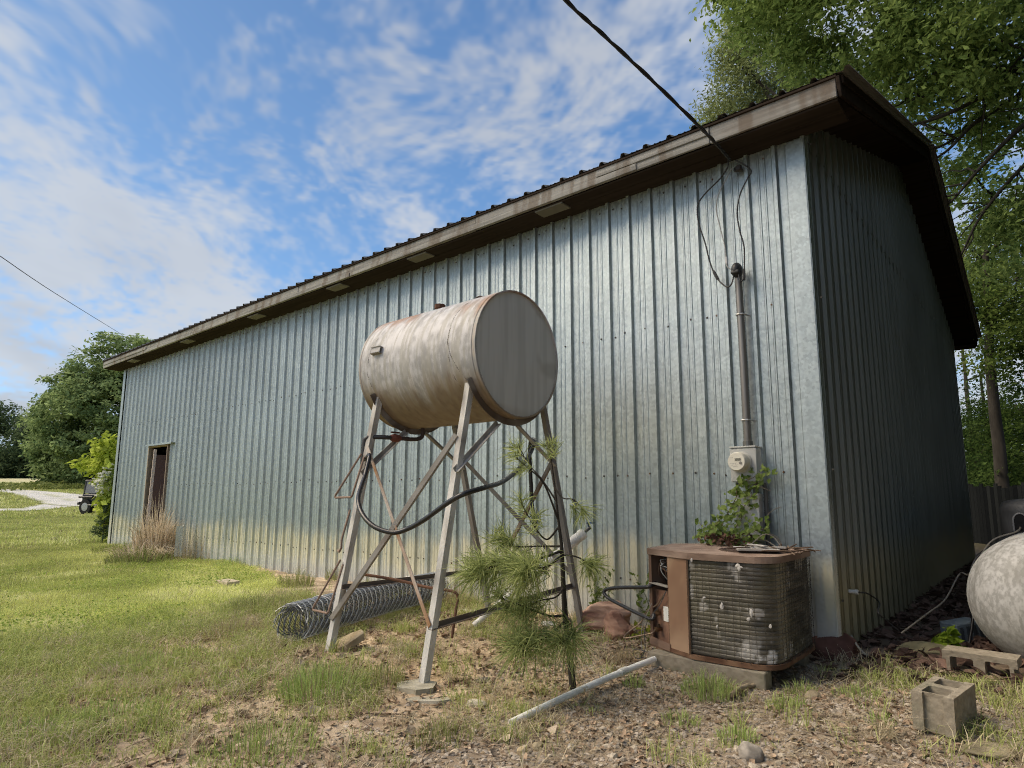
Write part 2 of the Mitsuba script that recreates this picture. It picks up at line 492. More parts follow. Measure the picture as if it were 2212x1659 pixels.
def sheet(pr, z0, z1, lift=.0045):
    """a ribbed sheet in x (across) and z (up), ribs towards -y; z0, z1 numbers or functions of x"""
    x, h = pr[:, 0], pr[:, 1]
    y = -h - lift * (1 - (x - x.min()) / (x.max() - x.min()))
    a = np.stack([x, y, x * 0 + (z0(x) if callable(z0) else z0)], 1)
    b = np.stack([x, y, x * 0 + (z1(x) if callable(z1) else z1)], 1)
    n = len(x); i = np.arange(n - 1)
    return MB().add(np.vstack([a, b]), np.stack([i, i + 1, i + 1 + n, i + n], 1))


def cut(pr, lo, hi):
    """the stretch of the profile between two positions"""
    xs = np.unique(np.concatenate([pr[:, 0][(pr[:, 0] > lo) & (pr[:, 0] < hi)], [lo, hi]]))
    return np.stack([xs, np.interp(xs, pr[:, 0], pr[:, 1])], 1)


DX0, DX1, DZ = -12.93, -11.93, 2.03      # the doorway
full = profile(4)
scene_panel = mikit.ply(trimesh.Trimesh(*sheet(full, -.16, H + .03).get()[:2], process=False), 'galv')
for kpan in range(1, 17):
    x0 = -.9144 * kpan
    key = numbered(barn + '__wall_panel')
    jit = (rs.rand() - .5)
    tw = T().translate([x0, 0.0, .012 * jit]).rotate([0, 1, 0], .06 * (rs.rand() - .5)).rotate([0, 0, 1], .22 * (rs.rand() - .5))
    if x0 + .95 < DX0 or x0 > DX1 + .03:
        scene[key] = {**scene_panel, 'to_world': tw}
    else:
        mb = MB()
        a, b = full[0, 0], full[-1, 0]
        lo, hi = np.clip(DX0 - x0, a, b), np.clip(DX1 - x0, a, b)
        for (u, w, zb) in ((a, lo, -.16), (lo, hi, DZ), (hi, b, -.16)):
            if w - u > 1e-3:
                s = sheet(cut(full, u, w), zb, H + .03, 0)
                mb.add(s.v[0], s.f[0])
        v, f, _ = mb.get()
        scene[key] = mikit.ply(trimesh.Trimesh(v, f, process=False), 'galv', to_world=tw)
last = sheet(cut(profile(2), -.028, .24), -.16, H + .03)
scene[numbered(barn + '__wall_panel')] = mikit.ply(trimesh.Trimesh(*last.get()[:2], process=False), 'galv', to_world=T().translate([-LX, 0, 0]))

# gable wall towards the trees: lower sheets, and upper sheets lapped over them at the eave height


def roofz(y):
    return EZ - .03 + SL * (np.minimum(y, 2 * RY - y) - EY)


gp = profile(4)
for kpan in range(11):
    y0 = .02 + .9144 * kpan
    n = 4
    pr = gp if y0 + .94 < WY else cut(gp, -.028, WY - y0)
    zz = 3.87
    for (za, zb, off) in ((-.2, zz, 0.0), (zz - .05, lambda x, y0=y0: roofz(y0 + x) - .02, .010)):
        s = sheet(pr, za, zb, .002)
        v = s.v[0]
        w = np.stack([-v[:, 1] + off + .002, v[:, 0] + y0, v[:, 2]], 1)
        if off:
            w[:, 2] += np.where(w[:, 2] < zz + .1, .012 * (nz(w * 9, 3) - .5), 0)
        put(barn + '__gable_panel', MB().add(w, s.f[0]), 'galv_shaded')

# far gable, back wall and inside
for nm, pts in (('far_gable', [(-LX, 0, -.3), (-LX, WY, -.3), (-LX, WY, H), (-LX, RY, roofz(RY)), (-LX, 0, H)]),
                ('inner_gable', [(-.03, .03, -.3), (-.03, WY - .03, -.3), (-.03, WY - .03, H), (-.03, RY, roofz(RY) - .05), (-.03, .03, H)])):
    put(barn + '__' + nm, MB().add(pts, [[0, 1, 2], [0, 2, 3], [0, 3, 4]], (.05, .045, .04)), 'vc' if nm == 'inner_gable' else 'galv')
put(barn + '__back_wall', MB().add([(-LX, WY, -.3), (0, WY, -.3), (0, WY, H + .1), (-LX, WY, H + .1)], [[0, 1, 2, 3]]), 'galv')
put(barn + '__inner_lining', MB().box((-(LX - 13.1) / 2 - 13.1, .06, 1.9), (LX - 13.1 - .05, .03, 4), (.05, .035, .03)).box((-5.95, .06, 1.9), (11.75, .03, 4), (.04, .035, .03)), 'vc')

# corner trims: two flanges each
for xx, s in ((0, 1), (-LX, -1)):
    mb = MB()
    mb.box((xx - s * .058, -.0345, 1.868), (.13, .0018, 3.98))
    mb.box((xx + s * .0085, .025, 1.868), (.0018, .118, 3.98))
    mb.bar((xx - s * .123, -.031, -.12), (xx - s * .123, -.031, 3.857), .006, .006)
    put(barn + '__corner_trim', mb, 'galv')

# roof sheets, both slopes, and the ridge cap
sl_len = math.hypot(RY - EY, RZ - EZ) + .02
rp = sheet(full, 0, sl_len, .003)
v = rp.v[0]
th = math.atan(SL)
for side in (1, -1):
    w = np.stack([v[:, 0], v[:, 2] * math.cos(th) + v[:, 1] * math.sin(th) * 1.0, v[:, 2] * math.sin(th) - v[:, 1] * math.cos(th)], 1)
    w = w + A((0, EY - .025, EZ + .012))
    if side < 0:
        w[:, 1] = 2 * RY - w[:, 1]
    ply_roof = mikit.ply(trimesh.Trimesh(w, rp.f[0], process=False), 'roof_metal')
    for kpan in range(17):
        x0 = .40 - .9144 * (kpan + 1) + (.03 if kpan == 0 else 0)
        scene[numbered(barn + '__roof_panel')] = {**ply_roof, 'to_world': T().translate([x0, 0, .003 * (kpan % 2)])}
scene['roof_metal'] = {'type': 'twosided', 'bsdf': {'type': 'principled', 'base_color': rgb((.26, .25, .235)), 'roughness': .6, 'metallic': .4}}
rc = MB()
for s in (1, -1):
    rc.bar((-15.24, RY + s * .13, RZ + .012), (.42, RY + s * .13, RZ + .012), .30, .004, None, (0, s * math.sin(th), math.cos(th)))
put(barn + '__ridge_cap', rc, 'roof_metal')

# fascia boards along the front eave, nailed end to end, with batten strips over the lower half
cuts = [.345, -.62, -3.3, -6.9, -10.4, -12.62, -15.2]
for i_ in range(len(cuts) - 1):
    a, b = cuts[i_], cuts[i_ + 1]
    dy = .006 * (i_ % 2)
    mb = MB().bar((b + .002, -.352 - dy, 3.975 + .004 * rs.rand()), (a - .002, -.352 - dy, 3.975 + .004 * rs.rand()), .024, .148, None, bev=.004)
    put(barn + '__fascia_board', mb, 'old_wood')
for a, b, z, hgt in ((-.62, -1.72, 3.995, .045), (-1.30, -5.6, 3.935, .060), (-5.62, -12.6, 3.93, .055), (-12.64, -15.15, 3.99, .05)):
    put(barn + '__fascia_strip', MB().bar((b, -.376, z), (a, -.376, z), .014, hgt, None, bev=.003), 'old_wood')
# a thin pale drip strip above the fascia
put(barn + '__drip_strip', MB().bar((-15.2, -.366, 4.058), (.35, -.366, 4.058), .03, .016), 'dark_wood')
# soffit: dark boards with pale blocks let in between
for i_ in range(2):
    put(barn + '__soffit_board', MB().bar((-15.18, -.255 + .17 * i_, 3.894), (.34, -.255 + .17 * i_, 3.894), .165, .018, bev=.003), 'dark_wood')
for xb in (-2.32, -4.32, -6.05, -8.3, -10.9, -13.6):
    put(barn + '__soffit_block', MB().box((xb, -.262, 3.878), (.34, .15, .014), (.15, .14, .115)), 'vc', label=None)
# rake: barge boards, a lower trim board and soffit at both ends
for x0, s in ((.36, 1), (-15.2, -1)):
    for sd in (1, -1):
        y0, y1 = (EY, RY) if sd > 0 else (2 * RY - EY, RY)
        up = (0, -sd * math.sin(th), math.cos(th))
        put(barn + '__barge_board', MB().bar((x0, y0, EZ - .08), (x0, y1, RZ - .08), .026, .15, None, up, bev=.004), 'dark_wood')
        put(barn + '__barge_strip', MB().bar((x0 + s * .022, y0 + sd * .02, EZ - .02), (x0 + s * .022, y1, RZ - .02), .016, .06, None, up, bev=.003), 'dark_wood')
        xm = x0 - s * .19
        put(barn + '__rake_soffit', MB().bar((xm, y0 + sd * .03, EZ - .15), (xm, y1, RZ - .15), .345, .016, None, up), 'dark_wood')
        put(barn + '__roof_deck', MB().bar((-LX / 2, y0 + sd * .03, EZ - .03), (-LX / 2, y1, RZ - .03), 15.1, .012, None, up), 'dark_wood') if s > 0 else None
# fascia of the back eave
put(barn + '__fascia_board', MB().bar((-15.2, 2 * RY - EY, 3.975), (.345, 2 * RY - EY, 3.975), .024, .15), 'dark_wood')
put(barn + '__soffit_board', MB().bar((-15.18, WY + .18, 3.894), (.34, WY + .18, 3.894), .33, .018), 'dark_wood')

# screws in three rows
sc = MB()
hexh = trimesh.creation.cylinder(.0065, .006, sections=6)
hexh.apply_transform(trimesh.transformations.rotation_matrix(math.pi / 2, (1, 0, 0)))
wash = trimesh.creation.cylinder(.0095, .002, sections=8)
wash.apply_transform(trimesh.transformations.rotation_matrix(math.pi / 2, (1, 0, 0)))
for zrow in (.28, 1.21, 2.53, 3.80):
    for kk in range(65):
        for dx in (.042, .19) if kk % 4 in (0,) else (.06,):
            x = -.10 - MOD * kk + dx - .05 + .02 * rs.rand()
            z = zrow + .012 * rs.randn()
            if x < -14.8 or (DX0 - .1 < x < DX1 + .1 and z < DZ + .1):
                continue
            c = (.06, .055, .05) if rs.rand() < .75 else (.16, .08, .04)
            sc.add(hexh.vertices + A((x, -.008, z)), hexh.faces, c)
            sc.add(wash.vertices + A((x, -.005, z)), wash.faces, (.04, .04, .04))
put(barn + '__screw', sc, 'vc', kind='stuff')

# doorway: jambs, head flashing, the dark door standing ajar inside
fr = barn + '__door_frame'
wc = (.23, .19, .15)
for x in (DX0 + .02, DX1 - .02):
    put(barn + '__door_jamb', speckle(MB().bar((x, -.012, -.2), (x, -.012, DZ - .045), .10, .04, None, (1, 0, 0), bev=.004), (.14, .10, .08), (.34, .30, .25), A((30, 30, 4)), 3), 'vc')
put(barn + '__door_head', speckle(MB().bar((DX0, -.012, DZ - .022), (DX1, -.012, DZ - .022), .10, .045, None, bev=.004), (.16, .12, .07), (.33, .27, .18), A((4, 30, 30)), 4), 'vc')
put(barn + '__door_flashing', MB().box(((DX0 + DX1) / 2 + .06, -.045, DZ + .008), (1.28, .09, .014)).box(((DX0 + DX1) / 2 + .06, -.088, DZ - .006), (1.28, .003, .03)), 'galv')
door = MB()
dR = frame(A((math.cos(.95), math.sin(.95), 0)))
hx = A((DX0 + .06, .05, 0))
dv = bevbox((.86, .035, 1.94), .004).vertices
door.tm(trimesh.Trimesh(*tube([(0, 0, 0), (0, 0, .001)], .001, 3), process=False))
dgrid = trimesh.creation.box((.86, .035, 1.94)).subdivide().subdivide().subdivide().subdivide()
vv = dgrid.vertices @ dR.T + hx + dR[:, 0] * .43 + A((0, 0, .97 - .1))
pale_mask = sstep(.54, .62, fb(dgrid.vertices * A((5.5, 5.5, 3.2)), 4, 8) * .65 + .35 * np.exp(-((dgrid.vertices[:, 0] - .08) / .16) ** 2 - ((dgrid.vertices[:, 2] + .1) / .5) ** 2))  # pale patches from noise, densest around the middle of the door
door = MB().add(vv, dgrid.faces, mixc((.055, .02, .018), (.34, .34, .36), pale_mask))
dk = put(barn + '__door', door, 'vc_semi', label='dark maroon door with pale patches standing ajar')
put(dk + '__door_handle', MB().tube([hx + dR[:, 0] * .78 + dR[:, 1] * -.03 + A((0, 0, .75)), hx + dR[:, 0] * .78 - dR[:, 1] * .06 + A((0, 0, .75)), hx + dR[:, 0] * .78 - dR[:, 1] * .06 + A((0, 0, .98))], .013, 8, (.5, .48, .45)), 'vc_metal')
put(numbered('leaning_board'), speckle(MB().bar((-12.196,-0.220,0.136), (-12.536,-0.060,1.931), .018, .055, None, (0, -1, 0), bev=.003), (.58, .47, .41), (.80, .70, .63), A((8, 8, 3)), 2), 'vc', number=False,
    label='long bare pinkish board leaning in the barn doorway', cat='board')

# ------------------------------------------------------------------ electric service on the wall
mx, my = -.545, -.075
mast = thing('conduit_mast', 'grey steel conduit climbing the barn wall above the electric meter', 'conduit')
put(mast + '__pipe', speckle(MB().tube([(mx + .004, my, 1.40), (mx + .002, my, 2.1), (mx - .004, my, 2.83)], .030, 18), (.12, .115, .11), (.24, .23, .215), A((8, 8, 3)), 6), 'vc_metal', smooth=True)
put(mast + '__coupling', MB().tube([(mx + .004, my, 1.40), (mx + .004, my, 1.405), (mx + .004, my, 1.45), (mx + .004, my, 1.455)], [.030, .038, .038, .031], 16, (.16, .16, .15)), 'vc_metal', smooth=False)
for z in (2.49, 1.62):
    put(mast + '__strap', MB().tube([(mx - .052, -.015, z - .012), (mx - .036, -.03, z), (mx - .034, my - .005, z), (mx - .022, my - .027, z), (mx, my - .034, z), (mx + .022, my - .027, z), (mx + .034, my, z), (mx + .038, -.03, z), (mx + .054, -.015, z)], .007, 6, (.45, .46, .46)), 'vc_metal')

whd = trimesh.creation.icosphere(3, 1.0)
whd.vertices = whd.vertices * A((.043, .062, .065)) + A((mx - .004, my - .022, 2.865))
put(mast + '__weatherhead', MB().tm(whd, (.02, .02, .022)).box((mx - .004, my - .055, 2.84), (.068, .05, .035), (.025, .025, .025), bev=.008), 'vc_semi', smooth=True)

meter = thing('electric_meter', 'round electric meter on a grey box on the barn wall', 'electric meter')
gbox = (.40, .41, .40)
put(meter + '__box', speckle(MB().box((-.557, -.083, 1.262), (.20, .12, .27), None, bev=.005), (.33, .34, .33), (.45, .46, .45), 9, 2), 'vc_semi')
put(meter + '__lid', speckle(MB().box((-.557, -.146, 1.262), (.208, .012, .262), None, bev=.004).box((-.557, -.09, 1.402), (.21, .14, .012), None, bev=.003), (.36, .37, .36), (.48, .49, .47), 9, 3), 'vc_semi')


def ycyl(c, r, y0, y1, n=36):
    v, f = tube([(c[0], y0, c[1]), (c[0], y1, c[1])], r, n)
    return v, f


MC = (-.572, 1.283)
put(meter + '__collar', MB().add(*ycyl(MC, .083, -.15, -.172), (.47, .47, .44)), 'vc_semi')
put(meter + '__drum', MB().add(*tube([(MC[0], -.17, MC[1]), (MC[0], -.235, MC[1]), (MC[0], -.25, MC[1]), (MC[0], -.256, MC[1])], [.077, .075, .069, .055], 36), (.55, .53, .45)), 'vc_semi', smooth=False)
fc = MB().add(*ycyl(MC, .066, -.254, -.2585), (.66, .64, .55))
put(meter + '__face', fc, 'vc_semi')
put(meter + '__display', MB().box((MC[0] + .014, -.260, MC[1] + .016), (.045, .004, .019), (.16, .16, .13)), 'vc_semi')
dl = MB().add(*ycyl((MC[0] + .034, MC[1] - .012), .011, -.258, -.262, 14), (.20, .19, .17))
put(meter + '__dial', dl, 'vc_semi')
pr_ = MB()
for (x, z, w) in ((-.03, -.012, .03), (-.005, -.012, .014), (-.028, -.026, .018), (.0, -.026, .022), (-.01, -.040, .035), (-.035, .03, .03)):
    pr_.box((MC[0] + x, -.2588, MC[1] + z), (w, .0012, .003), (.35, .34, .29))
put(meter + '__print', pr_, 'vc_semi', kind='stuff')
put(meter + '__tag', MB().box((-.535, -.153, 1.165), (.06, .002, .016), (.55, .52, .25)), 'vc_semi')

panel = thing('breaker_box', 'pale grey breaker box under the electric meter behind the vine', 'electrical box')
put(panel + '__box', speckle(MB().box((-.55, -.075, .86), (.175, .10, .36), None, bev=.005), (.34, .35, .34), (.46, .47, .46), 9, 12), 'vc_semi')
put(panel + '__cover', speckle(MB().box((-.55, -.130, .86), (.182, .010, .355), None, bev=.003), (.40, .41, .40), (.52, .53, .52), 9, 13), 'vc_semi')
put(panel + '__nipple', MB().tube([(-.50, -.07, 1.02), (-.50, -.07, 1.14)], .022, 12, (.13, .13, .125)), 'vc_metal')
put(panel + '__riser', MB().tube([(-.432, -.05, -.1), (-.432, -.05, 1.08), (-.44, -.055, 1.12)], .017, 10, (.07, .07, .07)), 'vc_semi', smooth=True)

# overhead service cable: twisted pair of black wires with a bare messenger, then three drops to the weatherhead
cab = thing('service_cable', 'thick black overhead cable running from the sky to the eave', 'cable')
main = spline([(-1.046,-2.504,4.574), (-0.956,-1.923,4.385), (-0.885,-1.580,4.304), (-0.761,-1.136,4.151), (-0.635,-0.620,3.982), (-0.552,-0.440,3.857), (-0.542,-0.250,3.832), (-0.558,-0.090,3.849)], 90)
t_ = np.linspace(0, 1, len(main))
for q in range(2):
    ph = t_ * 46 + q * math.pi
    off = np.stack([np.cos(ph), np.sin(ph) * .4, np.sin(ph)], 1) * .0062
    put(cab + '__wire', MB().tube(main + off, .0095, 8), 'glossy_black', smooth=True)
put(cab + '__messenger', MB().tube(main + A((0, .004, -.016)), .0045, 6, (.10, .10, .10)), 'vc_metal')
put(cab + '__eye_hook', MB().tube(spline([(-.515, .0, 3.80), (-.515, -.05, 3.79), (-.535, -.07, 3.77), (-.53, -.075, 3.745), (-.505, -.07, 3.745), (-.50, -.05, 3.77)], 24), .008, 6, (.06, .06, .06)), 'vc_metal', smooth=True)
put(cab + '__insulator', MB().tube([(-.50, -.09, 3.765), (-.50, -.075, 3.765), (-.50, -.03, 3.765)], [.022, .030, .022], 12, (.03, .025, .025)), 'vc_semi')

drops = ((spline([(-0.561,-0.140,3.855), (-0.568,-0.130,3.779), (-0.650,-0.100,3.710), (-0.793,-0.090,3.623), (-0.866,-0.090,3.535), (-0.865,-0.090,3.381), (-0.813,-0.090,3.174), (-0.780,-0.090,3.002), (-0.729,-0.100,2.854), (-0.660,-0.120,2.760), (-0.613,-0.130,2.728), (-0.579,-0.130,2.766), (-0.564,-0.120,2.849)], 70), .0062, (.02, .02, .022)),
         (spline([(-0.546,-0.090,3.775), (-0.616,-0.090,3.675), (-0.681,-0.090,3.560), (-0.700,-0.090,3.442), (-0.674,-0.090,3.271), (-0.643,-0.090,3.101), (-0.633,-0.100,2.963), (-0.615,-0.120,2.900), (-0.566,-0.120,2.862)], 60), .0045, (.27, .27, .265)),
         (spline([(-0.495,-0.150,3.799), (-0.429,-0.130,3.743), (-0.387,-0.100,3.685), (-0.431,-0.090,3.626), (-0.494,-0.090,3.513), (-0.525,-0.090,3.362), (-0.510,-0.090,3.198), (-0.483,-0.090,3.059), (-0.484,-0.100,2.900), (-0.484,-0.120,2.792), (-0.508,-0.140,2.747), (-0.526,-0.130,2.824)], 70), .0062, (.02, .02, .022)))
for pts, r, c in drops:
    put(cab + '__drop_wire', MB().tube(pts, r, 7, c), 'vc_semi', smooth=True)
put(cab + '__splice', MB().tube([(-0.748,-0.095,2.913), (-0.743,-0.095,2.891), (-0.714,-0.100,2.830), (-0.702,-0.100,2.814)], [.006, .013, .013, .007], 8, (.02, .02, .02)), 'vc_semi')
put(cab + '__splice', MB().tube([(-0.635,-0.095,3.005), (-0.633,-0.095,2.991), (-0.631,-0.100,2.943), (-0.628,-0.100,2.929)], [.005, .010, .010, .005], 8, (.5, .5, .5)), 'vc_semi')
put(cab + '__splice', MB().tube([(-0.486,-0.110,2.859), (-0.487,-0.110,2.846), (-0.485,-0.120,2.785), (-0.484,-0.120,2.759)], [.006, .012, .012, .007], 8, (.02, .02, .02)), 'vc_semi')

put(numbered('power_line'), MB().tube(spline([(-32.906,-0.631,11.884), (-35.791,0.828,12.209), (-48.062,5.890,14.245), (-78.076,19.150,19.150)], 40), [.016] * 30 + [.03] * 30 if False else .02, 6, (.05, .05, .055)), 'vc', number=False, label='thin distant power line sloping down behind the far tree', cat='power line')

# ------------------------------------------------------------------ fuel tank on its stand
TX0, TX1, TY, TZ, TR = -3.005, -1.672, -1.55, 2.064, .483
tank = thing('fuel_tank', 'weathered pale steel fuel tank lying on its side high on a leggy stand', 'tank')


def xrev(prof, n=96, c=(0, TY, TZ)):
    """surface of revolution about x from (x, r) pairs"""
    pr = A(prof, float); th_ = np.arange(n) * 2 * np.pi / n
    v = np.stack([np.repeat(pr[:, 0], n) + c[0], (pr[:, 1:2] * np.cos(th_)[None]).ravel() + c[1], (pr[:, 1:2] * np.sin(th_)[None]).ravel() + c[2]], 1)
    m = len(pr)
    a, b = np.meshgrid(np.arange(m - 1), np.arange(n), indexing='ij')
    return v, np.stack([a * n + b, a * n + (b + 1) % n, (a + 1) * n + (b + 1) % n, (a + 1) * n + b], -1).reshape(-1, 4)


shell = [(TX0, TR - .012), (TX0, TR), (TX0 + .018, TR), (TX0 + .020, TR - .003), (TX0 + .026, TR - .003), (TX0 + .028, TR)]
shell += [(x, TR) for x in np.linspace(TX0 + .05, TX1 - .06, 24)]
shell += [(TX1 - .040, TR), (TX1 - .038, TR - .004), (TX1 - .030, TR - .004), (TX1 - .028, TR + .001), (TX1 - .002, TR + .001), (TX1, TR - .002), (TX1, TR - .012), (TX1 - .02, TR - .013)]
v, f = xrev(shell)
ang = np.arctan2(v[:, 2] - TZ, v[:, 1] - TY)
bulge = 1 + .006 * (fb(np.stack([v[:, 0] * 1.6, np.cos(ang) * 1.2, np.sin(ang) * 1.2], -1), 2, 4) - .5)
v[:, 1:] = (v[:, 1:] - A((TY, TZ))) * bulge[:, None] + A((TY, TZ))
put(tank + '__shell', MB().add(v, f), 'tank_paint', smooth=35)
for x, s in ((TX1 - .012, 1), (TX0 + .012, -1)):
    v, f = xrev([(x, TR - .006)] + [(x + s * .008 * (1 - (r / TR) ** 2), r) for r in np.linspace(TR - .012, .001, 14)])
    put(tank + '__head', MB().add(v, f), 'tank_head', smooth=True)


def onshell(x, a, lift=0.0):
    """point on the shell: a in degrees from straight up, towards the camera (-y) positive"""
    a = math.radians(a)
    return A((x, TY - (TR + lift) * math.sin(a), TZ + (TR + lift) * math.cos(a)))


for x0_, a0, pts in ((-1.92, 0, [(0, 40), (-.02, 52), (-.03, 62), (-.028, 74), (-.03, 84), (.0, 96), (.05, 108), (.11, 120)]), (-1.92, 0, [(-.03, 84), (-.015, 100), (.0, 116), (.03, 126)]), (-2.88, 0, [(.05, 62), (.01, 74), (.0, 86), (-.01, 100), (.02, 112)])):
    put(tank + '__scratch', MB().tube([onshell(x0_ + dx, a, .0006) for dx, a in pts], .0022, 4, (.06, .05, .045)), 'vc')
fp = onshell(-2.56, 0, -.01)
put(tank + '__filler_neck', MB().tube([fp, fp + A((0, 0, .02)), fp + A((0, 0, .05))], [.045, .037, .037], 14, (.12, .06, .035)).tube([fp + A((0, 0, .05)), fp + A((0, 0, .052)), fp + A((0, 0, .085)), fp + A((0, 0, .088))], [.038, .047, .047, .03], 8, (.10, .05, .03)), 'vc')
lp = onshell(-2.10, 0, -.005)
put(tank + '__lifting_eye', MB().tube([lp + A((.06 * math.cos(a), 0, .055 * math.sin(a))) for a in np.linspace(0, math.pi, 12)], .011, 8, (.05, .035, .03)), 'vc', smooth=True)
lp = onshell(-1.76, 0, -.005)
put(tank + '__lifting_eye', MB().tube([lp + A((.05 * math.cos(a), .0, .02 * math.sin(a))) for a in np.linspace(0, math.pi, 10)], .011, 8, (.10, .06, .04)), 'vc', smooth=True)
c_ = onshell(-2.77, 78, .025)
Rl = frame(A((1., 0, 0)), (0, -math.sin(math.radians(78)), math.cos(math.radians(78))))
br = MB().box(c_, (.115, .058, .004), (.42, .41, .40), Rl).box(c_ - Rl[:, 2] * .014 + Rl[:, 1] * .027, (.115, .004, .05), (.36, .35, .33), Rl).box(c_ - Rl[:, 2] * .014 - Rl[:, 1] * .027, (.115, .004, .05), (.22, .20, .18), Rl)
put(tank + '__bracket', br, 'vc')

# the stand: angle iron legs, saddles, struts and crossed braces
stand = thing('tank_stand', 'rusty angle iron stand with crossed braces carrying the fuel tank', 'tank stand')
XL, XR = -2.845, -1.80


def angle_iron(p, q, w=.058, t=.006, d1=(0, -1, 0), d2=(1, 0, 0), ca=(.42, .41, .39), cb=(.13, .115, .10), seed=1, rust=.35, w2=None):
    """L section from p to q: one flange spreads along d1, the other along d2"""
    mb = MB()
    p, q = A(p, float), A(q, float)
    ax = (q - p) / np.linalg.norm(q - p)
    for a, b in ((A(d1, float), A(d2, float)), (A(d2, float), A(d1, float))):
        a = a - ax * (a @ ax); a /= np.linalg.norm(a)
        b = b - ax * (b @ ax) - a * (b @ a); b /= np.linalg.norm(b)
        R = np.stack([ax, a, np.cross(ax, a)], 1)
        sgn = 1 if np.cross(ax, a) @ b > 0 else -1
        n = 14
        tt = np.linspace(0, 1, n)
        first = a @ A(d1, float) > .5
        o = t if not first else 0.0
        pts = []
        for u in tt:
            c = p + (q - p) * u
            W_ = w if (first or w2 is None) else w2
            for (s1, s2) in ((o, 0), (W_, 0), (W_, t), (o, t)):
                pts.append(c + a * s1 + b * s2)
        v = A(pts)
        a_, b_ = np.meshgrid(np.arange(n - 1), np.arange(4), indexing='ij')
        f = np.stack([a_ * 4 + b_, a_ * 4 + (b_ + 1) % 4, (a_ + 1) * 4 + (b_ + 1) % 4, (a_ + 1) * 4 + b_], -1).reshape(-1, 4)
        f = np.vstack([f, [[0, 3, 2, 1]], [[(n - 1) * 4 + q_ for q_ in range(4)]]])
        m = fb(v * 7, 4, seed)
        col = mixc(ca, cb, sstep(.5 - rust * .3, .75 - rust * .3, m))
        mb.add(v, f, col)
    return mb


FY, BY = -2.33, -.57
topz = TZ - math.sqrt(TR ** 2 - .40 ** 2) + .01
legs = {}
for nm, x, s, fy in (('FL', XL, 1, FY), ('FR', XR, -1, FY), ('BL', XL, 1, BY), ('BR', XR, -1, BY)):
    ty = TY + (-.40 if fy == FY else .40)
    zf = float(gz(x, fy)) + (.02 if nm == 'FR' else -.05)
    tz = topz + .05
    d = -1 if fy == FY else 1
    p, q = A((x, fy, zf)), A((x, ty, tz))
    legs[nm] = (p, q)
    # the corner of the angle points outwards and to the camera side
    xo = XR + .062 if s < 0 else XL - .004
    P_, Q_ = p.copy(), q.copy()
    P_[0] = Q_[0] = XR + .012 if s < 0 else XL + .018
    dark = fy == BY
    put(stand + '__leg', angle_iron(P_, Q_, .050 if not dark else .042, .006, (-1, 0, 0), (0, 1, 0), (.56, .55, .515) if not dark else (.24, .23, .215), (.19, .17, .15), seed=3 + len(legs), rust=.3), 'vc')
# saddles: curved flat bars hugging the shell, with a lip each
for x in (XR + .045, XL - .005):
    mb = MB()
    aa = np.radians(np.linspace(-62, 62, 28))
    for w0, r0, r1 in ((.05, TR + .002, TR + .007), (.005, TR + .007, TR + .05)):
        v = []
        for a in aa:
            for (dx, r) in ((0, r0), (-w0, r0), (-w0, r1), (0, r1)):
                v.append((x + dx, TY + r * math.sin(a), TZ - r * math.cos(a)))
        n = len(aa)
        a_, b_ = np.meshgrid(np.arange(n - 1), np.arange(4), indexing='ij')
        f = np.stack([a_ * 4 + b_, a_ * 4 + (b_ + 1) % 4, (a_ + 1) * 4 + (b_ + 1) % 4, (a_ + 1) * 4 + b_], -1).reshape(-1, 4)
        mb.add(A(v), f, mixc((.23, .21, .19), (.10, .075, .055), sstep(.4, .6, fb(A(v) * 9, 3, 2))))
    put(stand + '__saddle', mb, 'vc')


def along(nm, z):
    p, q = legs[nm]
    t = (z - p[2]) / (q[2] - p[2])
    return p + (q - p) * t


# struts from under each saddle down to the legs
for x, fr_, bk in ((XR - .01, 'FR', 'BR'), (XL, 'FL', 'BL')):
    for nm, sd in ((fr_, -1), (bk, 1)):
        q = along(nm, 1.17 if sd < 0 else 1.25); q[0] = x + .012
        p = A((x + .012, TY + sd * .10, TZ - TR - .045))
        put(stand + '__strut', angle_iron(p, q, .036, .005, (1, 0, 0), (0, sd, -.3), (.33, .32, .30), (.19, .17, .145), seed=11, rust=.3), 'vc')
# crossed braces front and back, bars of angle iron
fyo = -.012
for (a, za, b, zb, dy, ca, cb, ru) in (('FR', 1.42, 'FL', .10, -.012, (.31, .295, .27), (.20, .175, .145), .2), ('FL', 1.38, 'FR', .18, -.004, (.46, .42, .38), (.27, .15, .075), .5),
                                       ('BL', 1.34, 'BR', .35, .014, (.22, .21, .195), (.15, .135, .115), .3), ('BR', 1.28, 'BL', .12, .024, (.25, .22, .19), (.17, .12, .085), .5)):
    p, q = along(a, za), along(b, zb)
    p[1] += dy; q[1] += dy
    for e in (p, q):
        e[0] = XL + .0 if abs(e[0] - XL) < .1 else XR - .02
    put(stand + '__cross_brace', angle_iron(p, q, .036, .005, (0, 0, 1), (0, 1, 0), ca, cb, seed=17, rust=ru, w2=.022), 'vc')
# low side rails
for a, b, z in (('FL', 'BL', .32), ('FR', 'BR', .17)):
    p, q = along(a, z), along(b, z + .10 if a == 'FR' else z)
    p[0] += .03 if a == 'FL' else -.02; q[0] = p[0]
    put(stand + '__side_rail', angle_iron(p, q, .036, .005, (0, 0, 1), (1, 0, 0), (.17, .15, .13), (.12, .09, .07), seed=23, rust=.5), 'vc')
